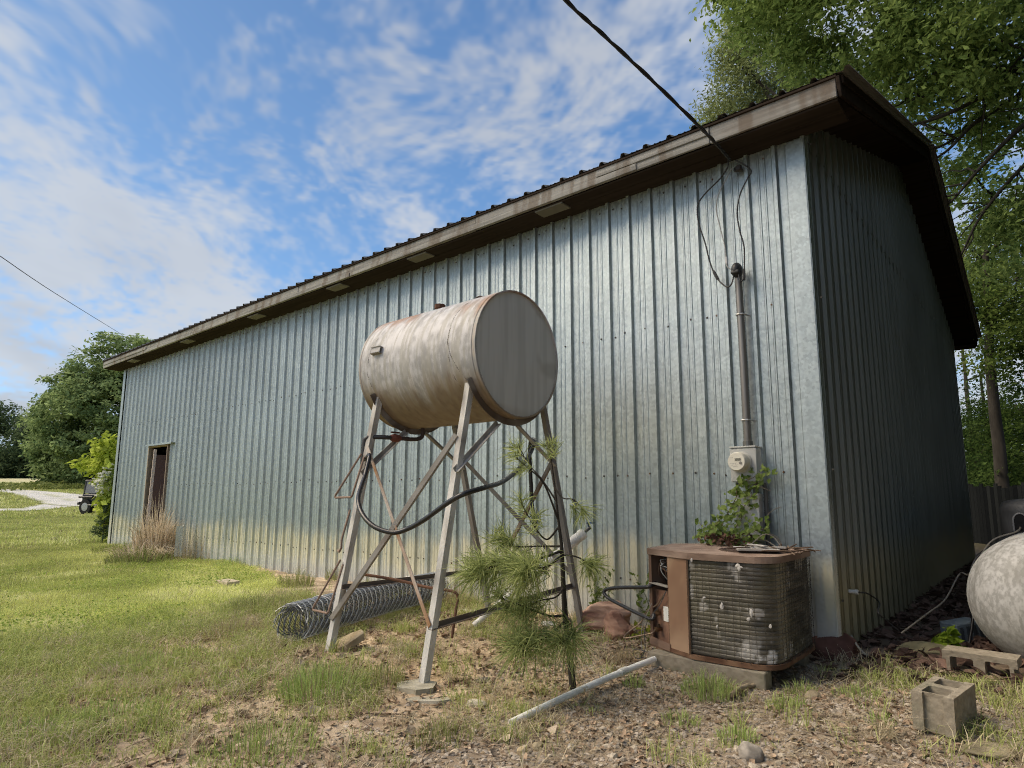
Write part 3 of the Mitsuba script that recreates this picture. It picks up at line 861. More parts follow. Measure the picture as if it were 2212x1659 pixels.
# bent rod steps on the left front leg
for z, w, hgt, tri in ((1.00, .19, .34, True), (.60, .10, .30, False), (.17, .15, .36, True)):
    c = along('FL', z)
    up = along('FL', z + hgt)
    if tri:
        pts = [up + A((-.03, -.02, 0)), c + A((-.13 - w * .3, -.07, .015)), c + A((-.135 - w * .3, -.072, 0)), c + A((-.12 - w * .3, -.075, -.006)), c + A((.02 + w * .2, -.10, 0)), c + A((.035 + w * .2, -.10, .01)), up + A((.02, -.03, -.03))]
    else:
        pts = [up + A((-.02, -.03, 0)), c + A((.07, -.10, .09)), c + A((.085, -.11, .03)), c + A((.06, -.11, .0)), c + A((-.04, -.05, 0))]
    put(stand + '__step', MB().tube(pts, .0085, 7, (.24, .17, .13)), 'vc', smooth=True)
# outlet plumbing under the tank's left end
o = A((XL + .10, TY, TZ - TR))
pl = MB().tube(spline([o + A((0, 0, .02)), o + A((0, 0, -.07)), o + A((-.01, -.06, -.10)), o + A((-.02, -.22, -.105))], 20), .017, 10, (.06, .045, .04))
put(tank + '__outlet_pipe', pl, 'vc', smooth=True)
vp = o + A((-.02, -.22, -.105))
put(tank + '__valve', MB().tube([vp, vp + A((0, -.03, 0)), vp + A((0, -.07, 0)), vp + A((0, -.10, 0))], [.02, .033, .033, .02], 10, (.16, .06, .045)).box(vp + A((0, -.05, .045)), (.014, .09, .012), (.10, .05, .04)), 'vc')
fl_ = MB().tube([vp + A((0, -.10, 0)), vp + A((-.02, -.17, 0)), vp + A((-.10, -.24, 0)), vp + A((-.135, -.25, -.02)), vp + A((-.137, -.25, -.08)), vp + A((-.137, -.25, -.22))], [.018, .018, .018, .021, .026, .026], 10, (.03, .03, .032))
put(tank + '__filter', fl_, 'vc_semi', smooth=True)

hose = thing('fuel_hose', 'long black rubber hose looped between the legs of the tank stand', 'hose')
hp = spline([vp + A((-.137, -.25, -.20)), (-2.697,-2.120,1.318), (-2.633,-2.200,1.169), (-2.525,-2.320,1.050), (-2.430,-2.400,0.968), (-2.314,-2.440,0.877), (-2.182,-2.440,0.804), (-2.043,-2.400,0.772), (-1.943,-2.360,0.798), (-1.782,-2.360,0.861), (-1.572,-2.360,0.968), (-1.457,-2.330,1.024), (-1.449,-2.150,1.065), (-1.528,-1.900,1.107), (-1.651,-1.600,1.197), (-1.748,-1.360,1.304), (-1.818,-1.200,1.415), (-1.874,-1.130,1.463), (-1.967,-1.050,1.463), (-1.997,-1.030,1.382), (-2.000,-1.020,1.243), (-1.999,-1.010,1.105), (-2.001,-1.000,0.968), (-1.983,-1.000,0.866)], 200)
put(hose + '__tube', MB().tube(hp, .0165, 10), 'glossy_black', smooth=True)
e0, e1 = hp[-1], hp[-1] - hp[-4]
e1 = e1 / np.linalg.norm(e1)
put(hose + '__nozzle', MB().tube([e0, e0 + e1 * .02, e0 + e1 * .10, e0 + e1 * .12], [.018, .021, .019, .012], 8, (.10, .09, .08)), 'vc_metal')

rod = spline([(-2.612,-2.200,0.442), (-2.493,-2.100,0.420), (-2.375,-2.000,0.391), (-2.235,-1.920,0.359), (-2.110,-1.850,0.344), (-2.044,-1.820,0.330), (-2.035,-1.800,0.292), (-2.054,-1.800,0.195), (-2.073,-1.800,0.092), (-2.088,-1.800,0.010)], 60)
put(numbered('rusty_rod'), speckle(MB().tube(rod, .0105, 8), (.13, .07, .05), (.23, .12, .075), 14), 'vc', smooth=True, number=False, label='rusty bent iron rod hooked across the low rail of the tank stand', cat='rod')

foot = thing('concrete_pad', 'two thin pale broken stone slabs under the nearest stand leg', 'stone slab')
zf = float(gz(XR, FY))


def slab(c, pts, t, seed, tilt=(0, 0)):
    n = len(pts); p = A(pts, float)
    top = np.c_[p, np.full(n, t)] ; bot = np.c_[p * 1.03, np.zeros(n)]
    m = trimesh.PointCloud(np.vstack([top, bot])).convex_hull.subdivide().subdivide()
    v = m.vertices.copy()
    v += (.006 * (fb(v * 22, 3, seed) - .5))[:, None] * A((1, 1, 1.4))
    v[:, 2] += v[:, 0] * tilt[0] + v[:, 1] * tilt[1]
    return v + A(c), m.faces


for i_, (c, pts, t, sd, ti) in enumerate((((XR - .02, FY - .02, zf - .025), [(-.12, -.06), (-.05, -.12), (.10, -.10), (.15, -.01), (.07, .10), (-.08, .08)], .05, 2, (.03, .02)), ((XR + .16, FY - .10, zf - .045), [(-.15, -.07), (-.02, -.12), (.15, -.05), (.17, .03), (.02, .10), (-.11, .06)], .045, 5, (.10, -.04)))):
    v, f = slab(c, pts, t, sd, ti)
    put(foot + '__slab', speckle(MB().add(v, f), (.25, .23, .17), (.42, .40, .33), 18, 7), 'vc')
v, f = slab((-2.878,-2.159,-0.122), [(-.17, -.05), (-.10, -.09), (.12, -.06), (.18, .05), (.05, .12), (-.12, .08)], .05, 9, (.30, .55))
put(numbered('flat_stone'), speckle(MB().add(v, f), (.22, .17, .10), (.36, .30, .20), 12, 8), 'vc', number=False, label='tan flat stone tilted up beside the left front stand leg', cat='stone')
v, f = slab((-7.05, -1.05, float(ground(-7.05, -1.05)) - .01), [(-.17, -.08), (.17, -.09), (.18, .08), (-.16, .09)], .05, 12, (0, .03))
put(numbered('flat_stone'), speckle(MB().add(v, f), (.34, .29, .20), (.46, .40, .30), 10, 8), 'vc', number=False, label='pale flat stone lying alone in the lawn near the wall', cat='stone')

# ------------------------------------------------------------------ roll of chain-link fence
roll = thing('fence_roll', 'loosely rolled galvanized chain link fence lying under the tank stand', 'fence roll')
ra, rb_ = A((-3.346,-2.461,-0.130)), A((-3.841,-0.413,-0.090))
ra[2] = gz(ra[0], ra[1]) + .155; rb_[2] = gz(rb_[0], rb_[1]) + .165
ra[1] += .13; rb_[1] += .1
RL = np.linalg.norm(rb_ - ra)
RF = frame(rb_ - ra)


def rollpt(s, a, r):
    """s along, a angle; sagging under its own weight"""
    rr = r * (1 + .10 * (fb(np.stack([s * 2.2, np.cos(a), np.sin(a)], -1), 2, 3) - .5))
    y, z = rr * np.cos(a) * 1.10, rr * np.sin(a) * .92
    z = np.where(z < -.11, -.11 + (z + .11) * .25, z)
    bend = .05 * np.sin(np.pi * s / RL)
    return ra + RF[:, 0] * s[:, None] + RF[:, 1] * (y + bend)[:, None] + RF[:, 2] * z[:, None]


wm = MB()
pitch = .064
for li, rr in enumerate((.165, .161, .150, .140, .130, .118)):
    nd = 2 * max(3, int(round(np.pi * rr / pitch)))
    sg = np.arange(0, RL + .001, pitch / 2)
    for kq in range(nd):
        base = 2 * np.pi * kq / nd + li * .19
        zz_ = np.where((np.arange(len(sg)) + kq) % 2 == 0, -.5, .5) * 2 * np.pi / nd * 1.04
        a = base + zz_ + .010 * rs.randn(len(sg))
        lift = np.where(np.arange(len(sg)) % 2 == 0, .003, -.002)
        wm.tube(rollpt(sg + .004 * rs.randn(len(sg)), a, rr + lift), (.0029, .0026, .0028, .0028, .0028, .0028)[li], 4, mixc((.60, .62, .62), (.40, .42, .43), rs.rand()) * (1.0, .75, .32, .24, .2, .16)[li], caps=False)  # inner layers coloured darker, standing in for the shade inside the roll
put(roll + '__wire', wm, 'vc_metal', kind='stuff')
tw = MB()
for s0 in (.35, RL * .78):
    a = np.linspace(0, 2 * np.pi, 30)
    tw.tube(rollpt(np.full(30, s0) + .01 * np.sin(a), a, .172), .003, 5, (.4, .4, .4), caps=False)
    put(roll + '__tie_wire', tw, 'vc_metal'); tw = MB()

put(numbered('scrap_board'), speckle(MB().bar((-3.248,-0.524,-0.091), (-2.938,-0.512,-0.080), .07, .02, None, bev=.003), (.36, .35, .31), (.62, .60, .54), A((6, 6, 20)), 3), 'vc', number=False, label='short whitish board lying on the dirt behind the slanting pipe foot', cat='board')
# ------------------------------------------------------------------ rocks
def rock(c, size, seed, rot=0.0, rough=.28, sub=3, chop=7):
    r0 = np.random.RandomState(seed)
    m = trimesh.creation.icosphere(sub, 1.0)
    v = m.vertices.copy()
    for _ in range(chop):
        n = r0.randn(3); n /= np.linalg.norm(n)
        h = .55 + .35 * r0.rand()
        d = v @ n
        v = v - np.clip(d - h, 0, None)[:, None] * n * .9
    v = v * (1 + rough * (fb(m.vertices * 1.7, 4, seed) - .5))[:, None]
    v = v * A(size)
    cs, sn = math.cos(rot), math.sin(rot)
    v = v @ A([[cs, sn, 0], [-sn, cs, 0], [0, 0, 1]])
    return v + A(c), m.faces


bl = (-1.858,-0.042,-0.080)
v, f = rock((-1.66, -.42, .0), (.225, .17, .155), 5, .5, .35, 4, 11)
v += (v - v.mean(0)) * (.34 * (fb(v * A((5, 5, 30)), 4, 2) - .5))[:, None]
put(numbered('boulder'), speckle(MB().add(v, f), (.21, .105, .075), (.46, .30, .22), A((6, 6, 18)), 3, .3, .65), 'vc', smooth=True, number=False, label='large reddish layered rock against the barn wall', cat='rock')
v, f = rock((-1.50, -.52, -.04), (.13, .12, .14), 15, .2, .35, 4, 9)
put(numbered('boulder'), speckle(MB().add(v, f), (.20, .10, .07), (.42, .26, .19), A((6, 6, 18)), 5, .3, .65), 'vc', smooth=True, number=False, label='smaller reddish rock leaning on the large rock by the hose', cat='rock')
v, f = rock((-.03, .06, -.10), (.19, .20, .15), 8, .3, .3, 4, 9)
put(numbered('boulder'), speckle(MB().add(v, f), (.10, .045, .035), (.19, .095, .07), 9, 3), 'vc', smooth=True, number=False, label='dark red rock under the near corner of the barn', cat='rock')

# ------------------------------------------------------------------ white pipes
pz = lambda x, y, o: (x, y, float(ground(x, y)) + o)
a_, b_ = A((-.965, -2.46, float(gz(-.965, -2.46)) + .018)), A((-.87, -1.09, float(gz(-.87, -1.09)) + .06))
pp = [a_ + (b_ - a_) * t + A((0, 0, .012 * math.sin(3.1 * t))) for t in np.linspace(0, 1, 16)]
pipe = thing('plastic_pipe', 'straight white plastic pipe lying on the dirt with its open end forward', 'pipe')
v, f = tube(pp, .0195, 16, False)
v2, f2 = tube(pp, .0155, 16, False)
n0 = len(v)
ring = np.array([[i, (i + 1) % 16, n0 + (i + 1) % 16, n0 + i] for i in range(16)])
put(pipe + '__tube', speckle(MB().add(np.vstack([v, v2]), np.vstack([f, f2[:, ::-1] + n0, ring[:, [0, 1, 2]], ring[:, [0, 2, 3]]])), (.68, .69, .65), (.86, .87, .84), A((9, 9, 9)), 4), 'vc_semi')
mid = pp[11]; dd = (b_ - a_) / np.linalg.norm(b_ - a_)
put(pipe + '__coupling', MB().tube([mid - dd * .035, mid - dd * .034, mid + dd * .034, mid + dd * .035], [.0195, .0235, .0235, .0195], 16, (.66, .66, .62)), 'vc_semi')

wp = thing('wrapped_pipe', 'slanting pipe wrapped in white insulation with a blue valve at its top', 'pipe')
p0, p1 = A((-2.62, -1.02, -.085)), A((-1.93, -.34, .70))
wv = []
for t in np.linspace(0, 1, 60):
    wv.append(p0 + (p1 - p0) * t)
wr = np.interp(np.linspace(0, 1, 60), [0, .35, .42, 1], [.026, .026, .034, .047]) * (1 + .07 * np.sin(np.arange(60) * 1.9))
put(wp + '__insulation', speckle(MB().tube(wv, wr, 14), (.60, .59, .55), (.84, .83, .80), 13, 4), 'vc', smooth=True)
dd = (p1 - p0) / np.linalg.norm(p1 - p0)
put(wp + '__stub', MB().tube([p1, p1 + dd * .05, p1 + dd * .07], [.014, .014, .017], 10, (.08, .08, .08)), 'vc_semi')
put(wp + '__valve_handle', MB().tube([p1 + dd * .045, p1 + dd * .045 + A((.0, .0, .035)), p1 + dd * .045 + A((.0, .0, .05))], [.006, .006, .02], 8, (.03, .06, .10)).box(p1 + dd * .05 + A((.02, 0, .05)), (.07, .016, .012), (.02, .07, .16)), 'vc_semi')

# ------------------------------------------------------------------ air conditioning condenser
ac = thing('condenser_unit', 'rusty brown air conditioning condenser with exposed coil standing by the wall', 'air conditioner')
ZB, ZT = -.012, .615
pA, pB = A((-.985, -.92)), A((-.615, -1.08))


def ac_path(inset=0.0, n=9):
    """front and right side of the coil in plan: from B along the front, round the corner, to the back"""
    r = .17 - inset
    c = A((-.07 - .17, -1.075 + .17))
    p = [A((-.605, -1.085 + inset)), A((-.40, -1.082 + inset))]
    for a in np.linspace(-math.pi / 2, 0, n):
        p.append(c + r * A((math.cos(a), math.sin(a))))
    p += [A((-.072 - inset, -.55)), A((-.08 - inset, -.30))]
    r2 = .15 - inset
    c2 = A((-.08 - .15, -.30))
    for a in np.linspace(.2, math.pi / 2, 5):
        p.append(c2 + r2 * A((math.cos(a), math.sin(a))))
    return A(p)


def outline(inset=0.0):
    p = ac_path(inset)
    return np.vstack([p, [(-.80, -.13), (-1.06, -.37), pA]])


def lid_mesh(pts, z0, z1, edge=.008):
    from shapely.geometry import Polygon
    g = Polygon(pts)
    m = trimesh.creation.extrude_polygon(g.buffer(.012), z1 - z0 - edge)
    m.apply_translation((0, 0, z0))
    m2 = trimesh.creation.extrude_polygon(g.buffer(.012 - edge), edge)
    m2.apply_translation((0, 0, z1 - edge))
    return m, m2


HC, HR = A((-.33, -.60)), .235
from shapely.geometry import Polygon, Point
g = Polygon(outline()).buffer(.012)
lm = trimesh.creation.extrude_polygon(g.difference(Point(HC).buffer(HR, 24)), .006)
lm = lm.subdivide_to_size(.06)
lm.apply_translation((0, 0, ZT + .024))
rim = trimesh.creation.extrude_polygon(g.difference(g.buffer(-.004)), .040)
rim = rim.subdivide_to_size(.06)
rim.apply_translation((0, 0, ZT - .012))
lid = MB().tm(lm).tm(rim)
put(ac + '__lid', speckle(lid, (.17, .115, .085), (.30, .22, .175), A((7, 7, 7)), 4), 'vc')
# fan opening: recessed ring, wire spiral grille with spokes, dark shaft
put(ac + '__fan_ring', MB().tm(trimesh.creation.annulus(HR - .012, HR + .012, .012).apply_translation((HC[0], HC[1], ZT + .028)), (.09, .06, .045)), 'vc')
a = np.linspace(0, 2 * np.pi, 49)
for rr in np.linspace(.05, HR - .02, 9):
    put(ac + '__grille_ring', MB().tube(np.stack([HC[0] + rr * np.cos(a), HC[1] + rr * np.sin(a), 0 * a + ZT + .036], 1), .003, 5, (.10, .07, .055), caps=False), 'vc')
for q in range(6):
    e = A((math.cos(q * math.pi / 3 + .2), math.sin(q * math.pi / 3 + .2)))
    put(ac + '__grille_spoke', MB().tube([(HC[0], HC[1], ZT + .040), (HC[0] + e[0] * HR, HC[1] + e[1] * HR, ZT + .036)], .004, 5, (.09, .06, .05)), 'vc')
put(ac + '__shaft', MB().tm(trimesh.creation.cylinder(HR - .01, .002, sections=24).apply_translation((HC[0], HC[1], ZT - .30)), (.02, .02, .02)), 'vc')
# base pan
gb = Polygon(outline(.0)).buffer(.004)
bp = trimesh.creation.extrude_polygon(gb, .028).subdivide_to_size(.07)
bp.apply_translation((0, 0, ZB - .014))
put(ac + '__base_pan', speckle(MB().tm(bp), (.10, .05, .03), (.22, .13, .08), 12, 6), 'vc')


def wallstrip(path, z0, z1, nz_=2):
    p = A(path); n = len(p)
    zz_ = np.linspace(z0, z1, nz_)
    v = np.stack([np.tile(p[:, 0], nz_), np.tile(p[:, 1], nz_), np.repeat(zz_, n)], 1)
    a_, b_ = np.meshgrid(np.arange(nz_ - 1), np.arange(n - 1), indexing='ij')
    return v, np.stack([a_ * n + b_, a_ * n + b_ + 1, (a_ + 1) * n + b_ + 1, (a_ + 1) * n + b_], -1).reshape(-1, 4)


def densify(path, step):
    p = A(path); d = np.r_[0, np.cumsum(np.linalg.norm(np.diff(p, axis=0), axis=1))]
    s = np.arange(0, d[-1], step)
    return np.stack([np.interp(s, d, p[:, 0]), np.interp(s, d, p[:, 1])], 1), s


# coil: rows of finned tube, each a rounded band, with white droppings and lint caught in the fins
rows = 22
path, sarc = densify(ac_path(.012, 14), .014)
hgt = (ZT - ZB - .03) / rows
nrm2 = np.gradient(path, axis=0); nrm2 = np.stack([nrm2[:, 1], -nrm2[:, 0]], 1); nrm2 /= np.linalg.norm(nrm2, axis=1, keepdims=True)
for q in range(rows):
    zc = ZB + .018 + hgt * (q + .5)
    ks = np.linspace(-1, 1, 7)
    v = []
    for kz in ks:
        bul = .006 * math.sqrt(max(0, 1 - (abs(kz) * .96) ** 2))
        pt = path + nrm2 * (bul - .004)
        v.append(np.c_[pt, np.full(len(pt), zc + kz * hgt * .5)])
    v = np.vstack(v); n = len(path)
    a_, b_ = np.meshgrid(np.arange(6), np.arange(n - 1), indexing='ij')
    f = np.stack([a_ * n + b_, a_ * n + b_ + 1, (a_ + 1) * n + b_ + 1, (a_ + 1) * n + b_], -1).reshape(-1, 4)
    s_ = np.tile(sarc, 7)
    uvz = np.stack([s_, v[:, 2], 0 * s_], 1)
    c = mixc((.048, .044, .036), (.125, .113, .09), sstep(.3, .7, fb(uvz * A((7, 30, 0)), 4, 3)))
    c = mixc(c, (.11, .10, .06), sstep(.5, .7, fb(uvz * A((3, 3, 0)), 3, 13)) * .6)
    lowb = sstep(.20, .0, v[:, 2]) * np.exp(-((s_ - .55) / .20) ** 2)
    dp = sstep(.58, .63, fb(uvz * A((22, 13, 0)), 3, 33) + .24 * lowb) * (.35 * sstep(.60, .63, fb(uvz * A((14, 10, 0)), 2, 5)) + lowb)
    c = mixc(c, (.62, .60, .57), np.clip(dp, 0, 1))
    dent = sstep(.52, .60, s_) * sstep(.80, .66, s_)
    c = mixc(c, (.30, .27, .20), dent * .6)
    put(ac + '__coil_row', MB().add(v, f, c), 'vc_semi')
put(ac + '__coil_back', MB().add(*wallstrip(ac_path(.022), ZB, ZT), (.03, .027, .022)), 'vc')
# wire guard: verticals and a few hoops in front of the coil
gp2, gs = densify(ac_path(-.004, 14), .047)
for q, p in enumerate(gp2):
    put(ac + '__guard_wire', MB().tube([(p[0] + .003 * rs.randn(), p[1] + .003 * rs.randn(), ZB + .01), (p[0] + .004 * rs.randn(), p[1] + .004 * rs.randn(), .3), (p[0], p[1], ZT)], .0016, 4, (.075, .068, .055)), 'vc')
gp3, _ = densify(ac_path(-.007, 14), .03)
for z in (.03, .185, .375, .54):
    put(ac + '__guard_hoop', MB().tube(np.c_[gp3, z + .006 * np.sin(np.arange(len(gp3)) * .4 + z * 9)], .0020, 4, (.07, .062, .05)), 'vc')
wl = (.50, .48, .45)
for (x, z, w, h_) in ((-.27, .585, .030, .022), (-.262, .57, .018, .03), (-.255, .577, .030, .012), (-.385, .33, .022, .035), (-.20, .31, .018, .04), (-.22, .27, .02, .02), (-.10, .24, .016, .022), (-.575, .60, .012, .022), (-.42, .20, .008, .02), (-.50, .37, .02, .012)):
    c = A((x, -1.097, z))
    if x > -.17:
        c[1] += .03
    v, f = rock(c, (w * .6, .006, h_ * .6), int(abs(x * 1000)), 0, .5, 2, 5)
    put(ac + '__caught_lint', MB().add(v, f, wl), 'vc')
# the left end: full-height brown panel, and the open service bay beside it
dab = (pB - pA) / np.linalg.norm(pB - pA); nab = A((dab[1], -dab[0])); Lab = np.linalg.norm(pB - pA)


def onab(t, inset=0.0):
    q = pA + dab * t * Lab - nab * inset
    return q


def plate(t0, t1, z0, z1, inset, thick=.004, n=(8, 14), ca=(.235, .140, .088), cb=(.37, .25, .165), seed=3):
    u, w = np.linspace(t0, t1, n[0]), np.linspace(z0, z1, n[1])
    v = A([(*onab(a, inset), b) for b in w for a in u])
    a_, b_ = np.meshgrid(np.arange(n[1] - 1), np.arange(n[0] - 1), indexing='ij')
    f = np.stack([a_ * n[0] + b_, a_ * n[0] + b_ + 1, (a_ + 1) * n[0] + b_ + 1, (a_ + 1) * n[0] + b_], -1).reshape(-1, 4)
    m = MB().add(v, f)
    v2 = v - A((*nab, 0)) * thick
    m.add(v2, f[:, ::-1])
    return speckle(m, ca, cb, A((6, 6, 3.2)), seed)


put(ac + '__side_panel', plate(.50, 1.0, ZB + .01, ZT - .008, .0, seed=3), 'vc')
put(ac + '__panel_edge', MB().bar((*onab(1.0, -.002), ZB + .01), (*onab(1.0, -.002), ZT - .01), .006, .012, (.09, .055, .035), (1, 0, 0)), 'vc')
put(ac + '__panel_edge', MB().bar((*onab(.5, .01), ZB + .01), (*onab(.5, .01), ZT - .01), .004, .024, (.13, .075, .045), (1, 0, 0)), 'vc')
put(ac + '__lower_panel', plate(.02, .50, ZB + .005, .36, .045, ca=(.22, .12, .08), cb=(.32, .19, .13), seed=9), 'vc')
put(ac + '__kick_strip', MB().bar((*onab(.0, -.01), ZB + .03), (*onab(.52, -.004), ZB + .012), .006, .05, (.20, .13, .095)), 'vc')
put(ac + '__bay_ledge', MB().bar((*onab(.0, .02), .405), (*onab(.5, .02), .395), .05, .006, (.30, .28, .24)), 'vc')
put(ac + '__bay_back', plate(.0, .52, .36, ZT - .01, .15, ca=(.02, .018, .016), cb=(.05, .04, .035), seed=1), 'vc')
put(ac + '__bay_side', MB().add([(*onab(0, 0), ZB), (*onab(0, .16), ZB), (*onab(0, .16), ZT), (*onab(0, 0), ZT), (*onab(0, 0), ZB), ], [[0, 1, 2], [0, 2, 3]], (.16, .10, .07)), 'vc')
put(ac + '__corner_post', MB().bar((*onab(.015, .01), ZB), (*onab(.015, .01), ZT - .01), .022, .022, (.15, .095, .065), (1, 0, 0)), 'vc')
put(ac + '__left_side', speckle(MB().add(*wallstrip([(-.24, -.15), (-.80, -.13), (-1.06, -.37), tuple(pA)], ZB, ZT, 6)), (.12, .07, .05), (.2, .13, .09), 6, 3), 'vc')
# electrics in the bay
put(ac + '__contactor', MB().box((*onab(.25, .10), .545), (.07, .05, .08), (.02, .02, .022), frame(A((*dab, 0))), .006), 'vc_semi')
put(ac + '__capacitor', MB().tube([(*onab(.34, .09), .41), (*onab(.34, .09), .412), (*onab(.34, .09), .50), (*onab(.34, .09), .502)], [.02, .024, .024, .02], 14, (.38, .38, .37)), 'vc_metal')
for q in range(9):
    t = .08 + .36 * rs.rand()
    pts = [(*onab(t, .10), .40 + .05 * rs.rand()), (*onab(t + .08 * rs.randn(), .03 + .03 * rs.rand()), .45 + .06 * rs.rand()), (*onab(.25 + .08 * rs.randn(), .04), .52 + .05 * rs.rand()), (*onab(.2 + .1 * rs.rand(), .10), .57)]
    put(ac + '__wire', MB().tube(spline(pts, 20), .0035, 5, [(.02, .02, .02), (.45, .45, .43), (.10, .06, .04)][q % 3]), 'vc')
put(ac + '__sticker', MB().box((*onab(.38, .040), .205), (.115, .002, .10), (.78, .78, .74), frame(A((*dab, 0)))), 'vc')
for z, t in ((.20, .14), (.095, .16)):
    q0 = A((*onab(t, .05), z)); n3 = A((*nab, 0))
    put(ac + '__service_valve', MB().tube([q0, q0 + n3 * .03, q0 + n3 * .032, q0 + n3 * .055], [.012, .012, .018, .018], 8, (.15, .09, .05)).tube([q0 + n3 * .03, q0 + n3 * .03 + A((0, 0, .035))], .009, 7, (.12, .08, .05)), 'vc_metal')

acb = thing('concrete_beam', 'pale concrete beam propping up the front of the condenser', 'beam')
bm = trimesh.PointCloud(bevbox((.80, .11, .105), .006).vertices).convex_hull.subdivide_to_size(.05)
bm.vertices += (.004 * (fb(bm.vertices * 20, 3, 4) - .5))[:, None]
bm.apply_transform(trimesh.transformations.rotation_matrix(-.03, (0, 0, 1)))
bm.apply_translation((-.535, -1.03, -.0835))
put(acb, MB().tm(bm), 'concrete', number=False)
rb2 = MB().box((-.52, -.33, -.10), (.8, .12, .16), None, bev=.006)
put(numbered('concrete_beam'), rb2, 'concrete', number=False, label='shadowed concrete beam under the back of the condenser', cat='beam')

# insulated line looping out of the service bay, copper line and thin wires
ln = thing('refrigerant_line', 'dark insulated refrigerant line looping out from the condenser bay', 'hose')
lp = spline([(*onab(.02, .05), .40), (-0.978,-0.950,0.379), (-1.149,-0.880,0.353), (-1.309,-0.820,0.329), (-1.428,-0.780,0.303), (-1.458,-0.780,0.272), (-1.395,-0.800,0.236), (-1.246,-0.860,0.208), (-1.091,-0.920,0.182), (-0.949,-0.970,0.164), (*onab(.14, -.01), .20)], 80)
put(ln + '__insulated_pipe', MB().tube(lp, .0135, 9), 'glossy_black', smooth=True)
cl = spline([(*onab(.16, -.01), .095), (-0.936,-1.000,0.076), (-1.037,-1.000,0.044), (-1.128,-1.000,0.017), (-1.155,-1.000,0.019), (-1.144,-0.950,0.051), (-1.078,-0.900,0.114), (-1.024,-0.900,0.199), (-0.929,-0.930,0.257), (-0.838,-0.980,0.348)], 70)
put(ln + '__copper_pipe', MB().tube(cl, .0055, 7, (.30, .22, .16)), 'vc_metal', smooth=True)
put(ln + '__thin_wire', MB().tube(spline([(-0.815,-1.000,0.374), (-0.857,-1.020,0.276), (-0.947,-1.020,0.169), (-0.981,-1.020,0.068), (-0.978,-1.020,-0.028), (-1.001,-1.050,-0.090), (-1.044,-1.050,-0.087), (-1.056,-1.050,-0.046), (-1.011,-1.050,-0.034), (-0.937,-1.050,-0.044)], 60), .003, 5, (.06, .06, .06)), 'vc')
put(ln + '__thin_wire', MB().tube(spline([(-0.956,-0.950,0.268), (-1.013,-0.970,0.132), (-1.030,-0.980,0.033), (-1.012,-1.000,-0.058)], 30), .0028, 5, (.25, .24, .22)), 'vc')

# weathered boards and twigs lying on the lid
deb = MB()
for i_, (p, q, w, t) in enumerate((((-.36, -.86, .665), (-.13, -.74, .667), .10, .014), ((-.42, -.78, .675), (-.11, -.66, .68), .06, .012), ((-.35, -.68, .69), (-.20, -.78, .692), .035, .010))):
    put(numbered('weathered_board'), speckle(MB().bar(p, q, w, t, None, (0, .05, 1), bev=.002), (.20, .18, .16), (.56, .54, .50), A((8, 30, 30)), 3 + i_), 'vc', number=False,
        label=('wide split weathered board lying on the condenser lid', 'narrow grey weathered board lying across the condenser fan grille', 'short white stick of wood on top of the boards on the condenser')[i_], cat='board')
tw_ = MB()
for q in range(26):
    c = A((-.22 + .12 * rs.randn(), -.62 + .10 * rs.randn(), .66 + .01 * rs.rand()))
    d = rs.randn(3) * A((.10, .10, .018))
    tw_.tube(spline([c - d, c + rs.randn(3) * .012, c + d], 6), .0028 + .002 * rs.rand(), 4, mixc((.07, .045, .03), (.25, .18, .13), rs.rand()))
put('twig_litter', tw_, 'vc', kind='stuff', label='brown twigs and dead leaves heaped on the condenser lid', cat='twigs')

# ------------------------------------------------------------------ propane tank at the right edge
PR, PX, PY0, PY1 = .45, 1.18, .62, 3.2
PZc = .315
prop = thing('propane_tank', 'large lichen stained white propane tank with a grey domed hood', 'propane tank')


def yrev(prof, n=72):
    pr = A(prof, float); t = np.arange(n) * 2 * np.pi / n
    v = np.stack([(PX + pr[:, 1:2] * np.cos(t)[None]).ravel(), np.repeat(pr[:, 0], n), (PZc + pr[:, 1:2] * np.sin(t)[None]).ravel()], 1)
    m = len(pr)
    a_, b_ = np.meshgrid(np.arange(m - 1), np.arange(n), indexing='ij')
    return v, np.stack([a_ * n + b_, a_ * n + (b_ + 1) % n, (a_ + 1) * n + (b_ + 1) % n, (a_ + 1) * n + b_], -1).reshape(-1, 4)


hd = [(PY0 - .30 * math.sin(a), max(PR * math.cos(a), .001)) for a in np.linspace(0, math.pi / 2, 22)]
put(prop + '__head', MB().add(*yrev(hd)), 'propane_paint', smooth=True)
put(prop + '__shell', MB().add(*yrev([(PY0 + .002, PR), (PY0 + .02, PR + .003), (PY0 + .04, PR + .003), (PY0 + .045, PR)] + [(y, PR) for y in np.linspace(PY0 + .1, PY1, 12)])), 'propane_paint', smooth=30)
put(prop + '__weld_bead', MB().add(*tube([(PX + (PR + .001) * math.cos(a), PY0 + .01, PZc + (PR + .001) * math.sin(a)) for a in np.linspace(0, 2 * math.pi, 73)], .006, 6, False), (.42, .42, .39)), 'vc')
put(prop + '__head', MB().add(*yrev([(PY1 + .30 * math.sin(a), max(PR * math.cos(a), .001)) for a in np.linspace(0, math.pi / 2, 14)])), 'propane_paint', smooth=True)
for y in (PY0 + .25, PY1 - .4):
    for s in (-1, 1):
        put(prop + '__leg', MB().bar((PX + s * .22, y, -.16), (PX + s * .22, y, PZc - .36), .10, .06, (.30, .30, .28), (0, 1, 0)), 'vc')
